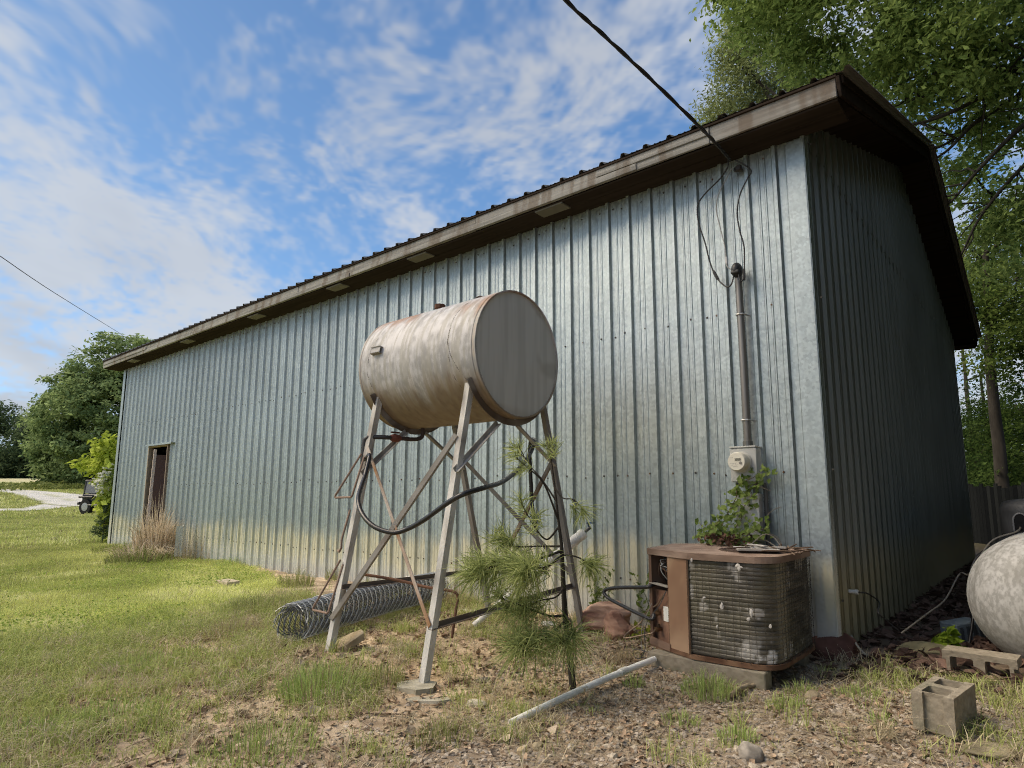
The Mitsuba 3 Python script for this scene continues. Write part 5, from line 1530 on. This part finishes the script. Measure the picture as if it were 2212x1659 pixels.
pbranch([(-1.074,-1.895,0.875), (-1.094,-2.008,1.086), (-1.141,-2.107,1.182), (-1.185,-2.186,1.250), (-1.232,-2.208,1.098)][:4], .007, 17, L=.11)
pbranch([(-1.086,-1.901,0.988), (-1.176,-1.925,1.117), (-1.265,-1.955,1.221), (-1.299,-2.007,1.338)], .006, 18, L=.11)
pbranch([(-1.077,-1.886,0.818), (-1.097,-1.983,0.751), (-1.120,-2.089,0.850), (-1.148,-2.165,0.974)], .007, 26, L=.13)
pbranch([(-1.092,-1.911,1.073), (-1.028,-1.908,1.002), (-0.963,-1.876,0.989), (-0.922,-1.827,0.919)], .005, 20, L=.14)
pbranch([(-1.104,-1.923,1.217), (-1.102,-1.930,1.260), (-1.102,-1.939,1.309), (-1.101,-1.945,1.338)], .004, 26, L=.085, start=.0)
pbranch([(-1.063,-1.873,0.678), (-1.097,-2.029,0.644), (-1.187,-2.181,0.622), (-1.286,-2.315,0.599), (-1.324,-2.372,0.588)], .009, 140, L=.17, start=.2)
pbranch([(-1.063,-1.868,0.650), (-1.050,-2.045,0.595), (-1.048,-2.179,0.606), (-1.058,-2.250,0.585)], .008, 80, L=.20, start=.3)
pbranch([(-1.058,-1.875,0.706), (-1.228,-1.885,0.698), (-1.416,-1.912,0.690), (-1.494,-1.960,0.732)], .008, 60, L=.16)
pbranch([(-1.063,-1.868,0.650), (-0.988,-1.871,0.654), (-0.933,-1.818,0.627), (-0.899,-1.780,0.585)], .007, 30, L=.15)
pbranch([(-1.073,-1.830,0.287), (-1.086,-1.978,0.305), (-1.143,-2.147,0.373), (-1.217,-2.289,0.433)], .009, 46, L=.17)
pbranch([(-1.072,-1.823,0.259), (-1.036,-1.999,0.222), (-1.049,-2.136,0.190), (-1.091,-2.250,0.177)], .008, 90, L=.20)
pbranch([(-1.071,-1.829,0.287), (-0.966,-1.909,0.270), (-0.922,-1.995,0.224), (-0.915,-2.074,0.187)], .008, 60, L=.19)
pbranch([(-1.068,-1.846,0.454), (-1.056,-1.947,0.411), (-1.092,-2.081,0.396), (-1.155,-2.174,0.323)], .007, 46, L=.17)
nv, nf, nc = [], [], []
off = 0
for (p, d, L, sp) in tufts:
    m = 24
    rd = unit(r.randn(m, 3)); rd = unit(rd - d * (rd @ d)[:, None])
    op = np.radians(18 + 62 * r.rand(m) ** .8)[:, None]
    q = unit(d * np.cos(op) + rd * np.sin(op))
    l = L * (.8 + .4 * r.rand(m))
    b = p - d * .05 * r.rand(m, 1)
    sag = A((0, 0, -1)) * (l * .20)[:, None]
    mid = b + q * l[:, None] * .55 + sag * .25
    tip = b + q * l[:, None] + sag
    w = unit(np.cross(q, r.randn(m, 3))) * .0019
    v = np.stack([b - w, b + w, mid - w, mid + w, tip], 1).reshape(-1, 3)
    k = np.arange(m)[:, None] * 5 + off
    nf.append(np.concatenate([k + A([[0, 1, 3]]), k + A([[0, 3, 2]]), k + A([[2, 3, 4]])]))
    off += 5 * m
    nv.append(v)
    tone = np.repeat(np.clip(r.rand() * .35 + .85 * r.rand(m) ** 1.3, 0, 1), 5)
    nc.append(mixc((.12, .17, .045), (.62, .68, .30), tone))
put(pine + '__needles', MB().add(np.vstack(nv), np.vstack(nf), np.vstack(nc)), 'leaf', kind='stuff')

# ------------------------------------------------------------------ vine climbing the meter, weeds along the wall
vine = thing('climbing_vine', 'leafy green vine climbing from the condenser lid to the electric meter', 'vine')
r = np.random.RandomState(14)
st_ = [([(-0.722,-0.220,0.649), (-0.748,-0.200,0.754), (-0.682,-0.180,0.886), (-0.614,-0.170,0.995), (-0.591,-0.160,1.082), (-0.501,-0.160,1.124), (-0.416,-0.120,1.167), (-0.367,-0.090,1.189)], 150),
       ([(-0.681,-0.240,0.652), (-0.632,-0.240,0.739), (-0.578,-0.200,0.824), (-0.570,-0.180,0.920), (-0.503,-0.170,1.028), (-0.542,-0.170,1.114)], 110),
       ([(-0.706,-0.260,0.652), (-0.758,-0.260,0.724), (-0.818,-0.250,0.753), (-0.891,-0.240,0.794)], 50),
       ([(-0.610,-0.280,0.647), (-0.521,-0.280,0.724), (-0.449,-0.240,0.766), (-0.411,-0.200,0.766)], 70),
       ([(-0.711,-0.300,0.653), (-0.776,-0.300,0.703), (-0.744,-0.260,0.799), (-0.712,-0.220,0.864)], 70),
       ([(-0.880,-0.200,0.640), (-0.926,-0.200,0.670), (-0.972,-0.200,0.702)], 12)]
lc, smb = [], MB()
for pts, n_ in st_:
    p = spline(pts, 40)
    p = p + np.cumsum(r.randn(*p.shape), 0) * .002
    smb.tube(p, np.linspace(.005, .002, len(p)), 5, (.16, .12, .07))
    k = r.randint(2, len(p), n_)
    lc.append(p[k] + r.randn(n_, 3) * A((.040, .035, .034)))
put(vine + '__stem', smb, 'vc')
lc = np.vstack(lc)
v, f, c = leaves(lc, unit(A((.05, -.75, .65)) + .55 * r.randn(len(lc), 3)), .052 * (.7 + .6 * r.rand(len(lc))), mixc((.11, .17, .04), (.34, .43, .14), np.clip(r.rand(len(lc)), 0, 1)), .62, .35, r)
put(vine + '__foliage', MB().add(v, f, c), 'leaf')
bb = []
for pts in ([(-0.474,-0.300,0.665), (-0.398,-0.240,0.737), (-0.341,-0.200,0.718), (-0.276,-0.200,0.630)], [(-0.443,-0.100,0.815), (-0.414,-0.080,0.879), (-0.366,-0.060,0.922), (-0.321,-0.050,0.938)], [(-0.444,-0.260,0.716), (-0.377,-0.220,0.686), (-0.318,-0.220,0.649), (-0.261,-0.220,0.611)], [(-0.411,-0.200,0.756), (-0.347,-0.150,0.726), (-0.309,-0.120,0.664)], [(-0.466,-0.140,1.103), (-0.418,-0.100,1.076), (-0.383,-0.080,1.060)]):
    put(vine + '__bare_stem', MB().tube(spline(pts, 18), .0035, 5, (.30, .27, .22)), 'vc')
lit = rs.RandomState if False else None
rp_ = A((-0.651,-0.360,0.701))
v, f, c = leaves(rp_ + r.randn(90, 3) * A((.065, .05, .024)), unit(r.randn(90, 3) + A((0, -.5, .6))), .05, mixc((.05, .03, .02), (.16, .085, .055), r.rand(90)), .55, .4, r)
put(vine + '__dead_leaves', MB().add(v, f, c), 'vc', kind='stuff')


def weed(name, label, c, h, n, L, c0, c1, seed, spread=.10, cat='weed'):
    r = np.random.RandomState(seed)
    t = thing(name, label, cat)
    mb, lc_ = MB(), []
    for _ in range(n):
        e = A(c) + A((spread * r.randn(), spread * r.randn() * .7, h * (.5 + .6 * r.rand())))
        p = spline([A(c) + A((spread * .4 * r.randn(), spread * .3 * r.randn(), 0)), (A(c) + e) / 2 + r.randn(3) * .02, e], 8)
        mb.tube(p, np.linspace(.004, .0015, len(p)), 4, (.10, .13, .04))
        for q in p[2:]:
            lc_ += [q + r.randn(3) * .022 for _ in range(3)]
    lc_ = A(lc_)
    v, f, cc_ = leaves(lc_, unit(A((0, -.4, .8)) + .5 * r.randn(len(lc_), 3)), L * (.7 + .6 * r.rand(len(lc_))), mixc(c0, c1, r.rand(len(lc_))), .5, .3, r)
    put(t + '__stem', mb, 'vc'); put(t + '__foliage', MB().add(v, f, cc_), 'leaf')


wg = lambda x, y: (x, y, float(ground(x, y)))
weed('wall_weed', 'leafy weed at the wall foot left of the condenser', wg(-1.36, -.10), .42, 9, .06, (.06, .10, .02), (.22, .28, .08), 81, .12)
weed('wall_weed', 'small yellowing weed beside the reddish rocks', wg(-1.13, -.55), .22, 5, .055, (.16, .20, .03), (.42, .42, .07), 82, .06)
weed('wall_weed', 'thin weed behind the young pine by the wall', wg(-1.95, -.12), .50, 8, .05, (.08, .12, .03), (.24, .28, .09), 83, .13)
weed('wall_weed', 'weed growing behind the back leg of the tank stand', wg(-2.75, -.35), .36, 7, .05, (.06, .10, .02), (.20, .26, .07), 84, .12)
weed('wall_weed', 'small bright seedling in dead leaves left of the propane tank', wg(.60, .62), .16, 4, .085, (.20, .30, .03), (.34, .46, .06), 85, .04)

# ------------------------------------------------------------------ grasses
def blades(base, h, lean, w, col, r, droop=.25):
    """tapered three-triangle blades: base points, heights, lean directions"""
    N = len(base)
    a = r.rand(N) * 6.283
    side = np.stack([np.cos(a), np.sin(a), 0 * a], 1) * np.broadcast_to(w, (N,))[:, None]
    up = A((0, 0, 1.))
    h = np.broadcast_to(h, (N,))[:, None]
    mid = base + up * h * .6 + lean * h * .25
    tip = base + up * h * (1 - droop * np.linalg.norm(lean, axis=1, keepdims=True)) + lean * h * .8
    v = np.stack([base - side, base + side, mid - side * .75, mid + side * .75, tip], 1).reshape(-1, 3)
    k = np.arange(N)[:, None] * 5
    f = np.concatenate([k + A([[0, 1, 3]]), k + A([[0, 3, 2]]), k + A([[2, 3, 4]])])
    return v, f, np.repeat(col, 5, 0)


def inview(x, y, z=None, margin=.08):
    d = np.stack([x - EYE[0], y - EYE[1], (gz(x, y) if z is None else z) - EYE[2]], -1)
    right = np.cross(FWD, UPV)
    w = d @ FWD
    return (w > .4) & (np.abs(d @ right / w) < .81 * (1 + margin)) & (d @ UPV / w > -.60 * (1 + margin) - .03)


LG = ((.35, .40, .12), (.68, .71, .28))
r = np.random.RandomState(91)
gb_ = MB()
for (x0, x1, y0, y1, n_, h0, h1, w) in ((-9.5, -3.2, -4.9, 0, 130000, .025, .065, .0022), (-16, -9, -5, 0, 90000, .03, .075, .0034), (-36, -15.4, -4, 9, 90000, .04, .11, .010), (-62, -34, -2, 13, 40000, .05, .16, .022)):
    x, y = x0 + (x1 - x0) * r.rand(n_), y0 + (y1 - y0) * r.rand(n_)
    k = (r.rand(n_) < lawn(x, y) * (.35 + .65 * sstep(.35, .6, fb(np.stack([x * 1.6, y * 1.6, 0 * x], -1), 3, 15)))) & inview(x, y)
    if x1 < -15:
        for p_, w_ in DRIVE:
            dd_ = np.sqrt(((np.stack([x, y], -1)[:, None] - p_[None]) ** 2).sum(-1))
            k &= (dd_ > w_[None] * (.78 + .3 * r.rand(n_)[:, None])).all(1)
    x, y = x[k], y[k]
    z = ground(x, y) if x1 > -20 else gz(x, y)
    q = np.stack([x, y, 0 * x], -1)
    tone = np.clip(fb(q * .9, 3, 17) * 1.5 - .30 + .26 * r.randn(len(x)), 0, 1)
    yel = sstep(.5, .7, fb(q * .5, 3, 19))
    col = mixc(LG[0], LG[1], tone)
    col = col * (1 - .35 * yel[:, None]) + A((.48, .46, .20)) * .35 * yel[:, None]
    if x0 > -10:
        col = col * 1.28  # near blades lightened in colour to offset their self-shadowing
    dead = r.rand(len(x)) < .12
    col[dead] = mixc((.30, .26, .15), (.40, .36, .24), r.rand(dead.sum()))
    hh = (h0 + (h1 - h0) * r.rand(len(x))) * (.7 + .9 * fb(q * 2.2, 2, 23))
    v, f, c = blades(np.stack([x, y, z], -1), hh, r.randn(len(x), 3) * A((.55, .55, 0)), w, col, r)
    gb_.add(v, f, c)
# on the driveway nothing grows: it lies above the blades' feet far away
# clover-like broad leaves in the lawn
n_ = 26000
x, y = -12 + 8.6 * r.rand(n_), -4.9 + 4.9 * r.rand(n_)
k = (r.rand(n_) < lawn(x, y) * sstep(.42, .6, fb(np.stack([x * 1.1, y * 1.1, 0 * x], -1), 3, 25))) & inview(x, y)
x, y = x[k], y[k]
cpt = np.stack([x, y, ground(x, y) + .02 + .03 * r.rand(len(x))], -1)
v, f, c = leaves(cpt, unit(r.randn(len(x), 3) * .4 + A((0, 0, 1))), .022 + .014 * r.rand(len(x)), mixc((.18, .26, .055), (.40, .50, .13), r.rand(len(x))), .8, .2, r)
gb_.add(v, f, c)
put('lawn_grass', gb_, 'grass', kind='stuff', label='mown green grass of the lawn left of the barn', cat='grass')

# sparse tufts over the bare ground, green and straw
tb = MB()
n_ = 4200
x, y = -5.6 + 7.6 * r.rand(n_ * 4), -4.7 + 4.65 * r.rand(n_ * 4)
k = (r.rand(len(x)) < patch(x, y) * (1 - lawn(x, y) * .6) * (.30 + .7 * sstep(-1.4, -2.8, x))) & inview(x, y) & ~((x > -1.05) & (x < 0) & (y > -1.1))
x, y = x[k][:n_], y[k][:n_]
for x_, y_ in zip(x, y):
    m = r.randint(10, 34)
    green = r.rand() < .58 + .2 * (x_ < -3)
    R_ = .02 + .05 * r.rand()
    bx, by = x_ + R_ * r.randn(m), y_ + R_ * r.randn(m)
    base = np.stack([bx, by, ground(bx, by) - .004], -1)
    hh = (.03 + .09 * r.rand()) * (.6 + .8 * r.rand(m))
    col = mixc((.30, .36, .10), (.60, .64, .27), r.rand(m)) if green else mixc((.42, .36, .23), (.70, .62, .45), r.rand(m))
    ln_ = r.randn(m, 3) * A((.7, .7, 0)) if green else r.randn(m, 3) * A((1.3, 1.3, 0))
    v, f, c = blades(base, hh, ln_, .0016 + .0012 * r.rand(m), col, r)
    tb.add(v, f, c)
n_ = 60000
x, y = -5.2 + 7.2 * r.rand(n_), -4.6 + 4.55 * r.rand(n_)
k = (r.rand(n_) < (.15 + .85 * sstep(.42, .60, fb(np.stack([x * 1.4, y * 1.4, 0 * x], -1), 3, 47))) * (1 - .9 * np.exp(-(((x + 2.1) / 1.0) ** 2 + ((y + 1.7) / .75) ** 2) * 1.2))) & inview(x, y)
x, y = x[k], y[k]
m = len(x)
a_ = r.rand(m) * 6.283
dr_ = np.stack([np.cos(a_), np.sin(a_), .05 * r.randn(m)], 1) * (.02 + .07 * r.rand(m))[:, None]
b_ = np.stack([x, y, ground(x, y) + .003], -1)
sd = np.stack([-np.sin(a_), np.cos(a_), .6 * r.randn(m)], 1) * .0016
mid = b_ + dr_ * .5 + A((0, 0, 1)) * (.004 + .012 * r.rand(m))[:, None]
v = np.stack([b_ - sd, b_ + sd, mid - sd, mid + sd, b_ + dr_ + A((0, 0, .004))], 1).reshape(-1, 3)
kk_ = np.arange(m)[:, None] * 5
tb.add(v, np.concatenate([kk_ + A([[0, 1, 3]]), kk_ + A([[0, 3, 2]]), kk_ + A([[2, 3, 4]])]), np.repeat(mixc((.24, .19, .12), (.60, .52, .38), r.rand(m)), 5, 0))
put('sparse_grass', tb, 'grass', kind='stuff', label='thin green and straw grass scattered over the bare ground', cat='grass')


def clump(key, label, c, rad, n, h, c0, c1, seed, lean=.5, w=.0022, group=None, cat='grass clump', dead=.15):
    r = np.random.RandomState(seed)
    a, q = r.rand(n) * 6.283, rad * np.sqrt(r.rand(n))
    bx, by = c[0] + q * np.cos(a), c[1] + q * np.sin(a)
    base = np.stack([bx, by, ground(bx, by) - .01], -1)
    out = np.stack([np.cos(a), np.sin(a), 0 * a], 1) * (q / rad)[:, None] * lean + r.randn(n, 3) * A((.3, .3, 0)) * lean
    col = mixc(c0, c1, np.clip(r.rand(n), 0, 1))
    dd = r.rand(n) < dead
    col[dd] = mixc((.28, .23, .14), (.42, .37, .25), r.rand(dd.sum()))
    v, f, c_ = blades(base, h * (.45 + .6 * r.rand(n)) * (1 - .45 * q / rad), out, w, col, r, .35)
    put(numbered(key), MB().add(v, f, c_), 'grass', number=False, label=label, cat=cat, group=group)


FG = ((.23, .32, .08), (.55, .66, .25))
SG = ((.30, .24, .14), (.54, .44, .28))
for lab, c, rad, n_, h_, cc in (
        ('tall fresh green grass clump in front of the left stand leg', (-2.158,-2.789,-0.168), .26, 900, .26, FG),
        ('green grass clump right of the tall clump near the nearest stand leg', (-2.055,-2.493,-0.159), .20, 380, .20, ((.20, .23, .07), (.44, .47, .19))),
        ('low broad grass clump left of the tall clump by the lawn edge', (-2.670,-2.896,-0.160), .30, 520, .14, FG),
        ('grass clump against the wall behind the fence roll', (-6.139,-0.602,-0.113), .22, 420, .34, ((.20, .24, .07), (.46, .47, .20))),
        ('weedy grass clump against the stained wall, second from the fence roll', (-6.110,0.029,-0.095), .20, 320, .30, ((.20, .24, .07), (.46, .47, .20))),
        ('weedy grass clump against the wall close to the far end of the fence roll', (-4.606,-0.287,-0.104), .16, 240, .26, ((.20, .24, .07), (.46, .47, .20))),
        ('grass clump at the lawn corner where the bare wall foot begins', (-8.836,-0.097,-0.098), .30, 420, .22, FG),
        ('grass clump between the lawn and the fence roll', (-4.964,-1.715,-0.146), .34, 700, .26, ((.20, .24, .07), (.46, .47, .20))),
        ('bright grass clump in front of the concrete beam', (-0.371,-1.378,-0.133), .15, 420, .22, FG),
        ('smaller grass clump in front of the right end of the beam', (0.065,-1.351,-0.115), .10, 170, .13, FG),
        ('thin grass tuft right of the beam beside the condenser corner', (0.041,-1.028,-0.130), .09, 140, .15, FG),
        ('straw coloured tuft between the white pipe and the boulders', (-1.132,-1.097,-0.128), .11, 160, .17, SG),
        ('grass tuft beside the plastic pipe near the condenser', (-0.801,-1.485,-0.139), .07, 130, .13, FG),
        ('grass tuft in the gravel far in front of the condenser', (0.016,-1.952,-0.142), .10, 190, .13, FG),
        ('small grass tuft at the foot of the upright concrete block', (0.524,-1.414,-0.082), .07, 110, .10, FG),
        ('low grass tuft in the gravel left of the wedge shaped stone', (-0.303,-1.881,-0.146), .10, 150, .11, FG),
        ('yellow green grass tuft midway between the beam and the concrete block', (0.315,-0.930,-0.099), .13, 260, .11, FG),
        ('grass clump in the foreground dirt below the nearest stand leg', (-1.124,-2.811,-0.179), .16, 300, .13, ((.20, .23, .07), (.44, .47, .19))),
        ('broad ragged grass patch in the lower left foreground', (-2.687,-3.731,-0.206), .38, 1300, .13, FG),
        ('ragged grass patch at the bottom edge left of centre', (-1.725,-3.425,-0.197), .30, 900, .12, FG),
        ('grass patch at the left edge of the foreground', (-2.762,-4.101,-0.218), .34, 1000, .13, FG),
        ('grass patch at the lawn edge behind the pale dirt', (-3.698,-3.206,-0.188), .34, 900, .13, FG),
        ('grass tuft right of the upright concrete block', (0.905,-1.308,-0.066), .07, 110, .11, FG)):
    clump('grass_clump', lab, c, rad, n_, h_, cc[0], cc[1], int(abs(c[0] * 1000)) + 3)
for lab, c, rad, n_, h_ in (('straw grass clump at the lawn edge left of the fence roll', (-4.190,-2.373,-0.164), .28, 520, .25), ('straw grass patch beside the wall at the far end of the fence roll', (-3.6, -.45), .30, 420, .30), ('thin tall straw stalks against the stained wall behind the stand', (-3.75, -.12), .10, 70, .62)):
    clump('straw_clump', lab, c, rad, n_, h_, SG[0], SG[1], int(abs(c[0] * 1000)) + 7, .6, .0018)
# big dry clump by the door, with green shoots round its foot
clump('straw_clump', 'big tan and rust dry grass clump in front of the barn doorway', (-11.45, -.30), .34, 620, 1.35, (.56, .45, .32), (.86, .75, .58), 5, .42, .0065, dead=.3)
clump('straw_clump', 'curled dry grass hanging low in front of the big dry clump', (-11.1, -.62), .40, 520, .62, (.58, .47, .34), (.88, .77, .60), 6, 1.6, .006, dead=.3)
clump('grass_clump', 'rank green grass round the foot of the big dry clump', (-10.8, -.80), .50, 800, .40, (.16, .20, .06), (.40, .44, .17), 8, .9, .005)
clump('grass_clump', 'green grass along the wall foot left of the doorway', (-13.2, -.35), .45, 700, .30, (.18, .23, .06), (.44, .49, .16), 9, .7, .004)
clump('straw_clump', 'thin dry stalks standing along the wall right of the doorway', (-10.2, -.15), .35, 130, .80, (.30, .24, .15), (.46, .38, .26), 10, .35, .003)
# weathered white thing half hidden beside the dry clump
wb = thing('scrap_metal', 'weathered white metal scrap half hidden behind the dry grass by the door', 'scrap metal')
bR = frame(A((.9, -.4, 0)))
put(wb + '__sheet', speckle(MB().box((-10.55, -.22, .22), (.28, .02, .52), None, bR, .004), (.30, .30, .27), (.66, .66, .62), 6, 3), 'vc')
put(wb + '__flange', MB().box(A((-10.55, -.22, .22)) + bR @ A((.13, -.05, 0)), (.012, .10, .52), (.45, .45, .42), bR), 'vc')
put(wb + '__hole', MB().box(A((-10.55, -.22, .22)) + bR @ A((-.04, -.0125, -.08)), (.12, .004, .16), (.05, .045, .04), bR), 'vc')

# ------------------------------------------------------------------ litter, gravel, stones
r = np.random.RandomState(101)


def litter(n, box, dens, size, c0, c1, up=.7, lift=.012):
    x, y = box[0] + (box[1] - box[0]) * r.rand(n), box[2] + (box[3] - box[2]) * r.rand(n)
    k = (r.rand(n) < dens(x, y)) & inview(x, y)
    x, y = x[k], y[k]
    m = len(x)
    c = np.stack([x, y, ground(x, y) + lift * (.3 + r.rand(m))], -1)
    n_ = unit(r.randn(m, 3) * (1 - up) * 1.3 + A((0, 0, 1)))
    # lobed leaf: a rib of five points with ragged sides, curled
    t = unit(np.cross(n_, r.randn(m, 3))); b = np.cross(n_, t)
    s = size * (.55 + .8 * r.rand(m))
    rib = [-.5, -.2, .1, .5]
    wid = [0, .30, .34, 0]
    vs = []
    cu = (.05 + .35 * r.rand(m)) * s * np.where(r.rand(m) < .3, -1, 1)
    for q, (a, w) in enumerate(zip(rib, wid)):
        p = c + t * (a * s)[:, None] + n_ * (cu * (a * a * 2.2))[:, None]
        if w == 0:
            vs.append(p)
        else:
            for sg in (-1, 1):
                ww = w * (.7 + .6 * r.rand(m)) * s * .9
                vs.append(p + b * (sg * ww)[:, None] + n_ * (cu * .35 + .15 * s * r.rand(m))[:, None] + t * (.12 * s * (r.rand(m) - .5))[:, None])
            vs.append(p)
    # order: base, L1,R1,M1, L2,R2,M2, tip
    v = np.stack(vs, 1).reshape(-1, 3)
    k_ = np.arange(m)[:, None] * 8
    tri = [[0, 3, 1], [0, 2, 3], [1, 3, 6], [1, 6, 4], [3, 2, 5], [3, 5, 6], [4, 6, 7], [6, 5, 7]]
    f = np.concatenate([k_ + A([q]) for q in tri])
    col = mixc(c0, c1, r.rand(m) ** 1.3)
    return v, f, np.repeat(col, 8, 0)


lb_ = MB()
lb_.add(*litter(5200, (-.1, 2.2, -.7, 9.3), lambda x, y: sstep(-.9, .0, y) * .95, .10, (.055, .034, .026), (.21, .135, .105)))
lb_.add(*litter(15000, (-4.6, 2.2, -4.6, -.1), lambda x, y: .35 + .6 * sstep(.42, .60, fb(np.stack([x * 1.5, y * 1.5, 0 * x], -1), 3, 5)), .036, (.17, .115, .075), (.48, .36, .25)))
lb_.add(*litter(1300, (-4.6, -1.2, -2.9, -.1), lambda x, y: .30 + .5 * np.exp(-((y + .9) ** 2) / .3), .065, (.18, .12, .08), (.46, .35, .25)))
lb_.add(*litter(170, (-3.6, -.2, -4.4, -2.3), lambda x, y: 0 * x + .5, .075, (.28, .22, .16), (.58, .49, .38)))
put('leaf_litter', lb_, 'vc', kind='stuff', label='dry brown oak leaves strewn over the ground', cat='leaves')

tw_ = MB()
for q in range(520):
    x, y = -4.4 + 6.4 * r.rand(), -4.5 + 4.6 * r.rand()
    if not inview(A([x]), A([y]))[0]:
        continue
    a = r.rand() * 6.28; L = .04 + .16 * r.rand() ** 2
    p = []
    for t in np.linspace(-1, 1, 5):
        xx, yy = x + t * L * math.cos(a) + .006 * r.randn(), y + t * L * math.sin(a) + .006 * r.randn()
        p.append((xx, yy, float(ground(xx, yy)) + .007 + .006 * r.rand()))
    tw_.tube(p, .0016 + .0022 * r.rand(), 4, mixc((.12, .085, .06), (.36, .29, .22), r.rand()))
stk = spline([(-0.225,-1.400,-0.110), (-0.227,-1.255,-0.097), (-0.211,-1.115,-0.109), (-0.189,-0.981,-0.117)], 20)
put(numbered('fallen_stick'), speckle(MB().tube(stk + .004 * r.randn(len(stk), 1), np.linspace(.016, .012, len(stk)), 8), (.20, .155, .10), (.40, .33, .23), 20, 3), 'vc', smooth=True, number=False, label='short bare stick lying in front of the concrete beam end', cat='stick')
put('ground_twigs', tw_, 'vc', kind='stuff', label='small fallen twigs scattered on the ground', cat='twigs')

octa = trimesh.creation.icosphere(0, 1.0)
octs = []
for q in range(14):
    v = octa.vertices * (1 + .5 * (r.rand(len(octa.vertices), 1) - .5)) * A((1, .55 + .45 * r.rand(), .30 + .35 * r.rand()))
    octs.append(v)
octs = A(octs)


def pebbles(n, box, dens, s0, s1, c0, c1, pw=2.2):
    x, y = box[0] + (box[1] - box[0]) * r.rand(n), box[2] + (box[3] - box[2]) * r.rand(n)
    k = (r.rand(n) < dens(x, y)) & inview(x, y)
    x, y = x[k], y[k]; m = len(x)
    s = s0 + (s1 - s0) * r.rand(m) ** pw
    a = r.rand(m) * 6.283
    o = octs[r.randint(14, size=m)]
    ca, sa = np.cos(a)[:, None], np.sin(a)[:, None]
    v = np.stack([o[..., 0] * ca - o[..., 1] * sa, o[..., 0] * sa + o[..., 1] * ca, o[..., 2]], -1) * s[:, None, None]
    v += np.stack([x, y, ground(x, y) + s * .12], -1)[:, None]
    nv_ = o.shape[1]
    f = (octa.faces[None] + (np.arange(m) * nv_)[:, None, None]).reshape(-1, 3)
    return v.reshape(-1, 3), f, np.repeat(mixc(c0, c1, r.rand(m)), nv_, 0)


gr = MB()
gravd = lambda x, y: np.clip(sstep(-2.0, -.5, x + .9 * (fb(np.stack([x, y, 0 * x], -1) * 1.3, 3, 6) - .5)) * sstep(.1, -.5, y), 0, 1)
gr.add(*pebbles(30000, (-1.9, 2.0, -3.9, .0), lambda x, y: gravd(x, y) * .95, .006, .019, (.18, .155, .125), (.48, .42, .35)))
gr.add(*pebbles(2600, (-1.9, 2.0, -4.0, .0), lambda x, y: gravd(x, y) * .5, .010, .030, (.22, .18, .13), (.52, .46, .37)))
gr.add(*pebbles(5200, (-4.8, -.6, -4.4, -.1), lambda x, y: .12 + .6 * np.exp(-(((x + 2.0) / 1.2) ** 2 + ((y + 1.8) / .9) ** 2)) + .5 * sstep(.54, .64, fb(np.stack([x * 2.1, y * 2.1, 0 * x], -1), 4, 51)), .005, .024, (.28, .21, .13), (.58, .48, .35)))
put('gravel', gr, 'vc', kind='stuff', label='loose grey and tan gravel over the bare ground', cat='gravel')

for i_, (lab, c, s, col) in enumerate((
        ('pale wedge shaped stone lying in the foreground gravel', (0.144,-2.108,-0.148), (.055, .045, .055), (.32, .29, .25)),
        ('flat tan stone at the bottom right corner', (0.976,-1.499,-0.080), (.13, .08, .03), (.30, .26, .17)),
        ('rounded yellowish stone left of two in front of the white pipe', (-0.717,-2.661,-0.175), (.030, .030, .028), (.36, .29, .18)),
        ('rounded tan stone in front of the open pipe end', (-0.695,-2.578,-0.172), (.030, .026, .026), (.38, .32, .21)),
        ('small grey stone right of the tan stones by the pipe end', (-0.563,-2.488,-0.169), (.024, .024, .022), (.34, .32, .29)),
        ('white crumbled stone right of the stand pad', (-1.332,-2.331,-0.165), (.07, .05, .028), (.46, .42, .33)),
        ('dark flat stone near the pine trunk', (-1.599,-1.984,-0.153), (.055, .05, .020), (.10, .09, .075)),
        ('tan stone under the right end of the concrete beam', (0.124,-1.096,-0.117), (.07, .05, .03), (.30, .25, .17)),
        ('pale stone left of the concrete block among gravel', (0.422,-0.257,-0.091), (.06, .05, .025), (.33, .29, .21)),
        ('weathered white chunk lying behind the young pine', (-2.209,-0.506,-0.110), (.085, .04, .03), (.55, .53, .48)),
        ('long flat tan stone at the foot of the dark gable', (0.500,0.539,0.143), (.30, .22, .05), (.22, .20, .12)))):
    c = A(c); c[2] = float(ground(c[0], c[1])) + s[2] * .3
    v, f = rock(c, s, 200 + i_, i_ * .7, .35, 3, 8)
    put(numbered('loose_stone'), speckle(MB().add(v, f), A(col) * .62, A(col) * 1.15, 30 if s[0] < .1 else 14, 3 + i_), 'vc', smooth=40 if False else True, number=False, label=lab, cat='stone')
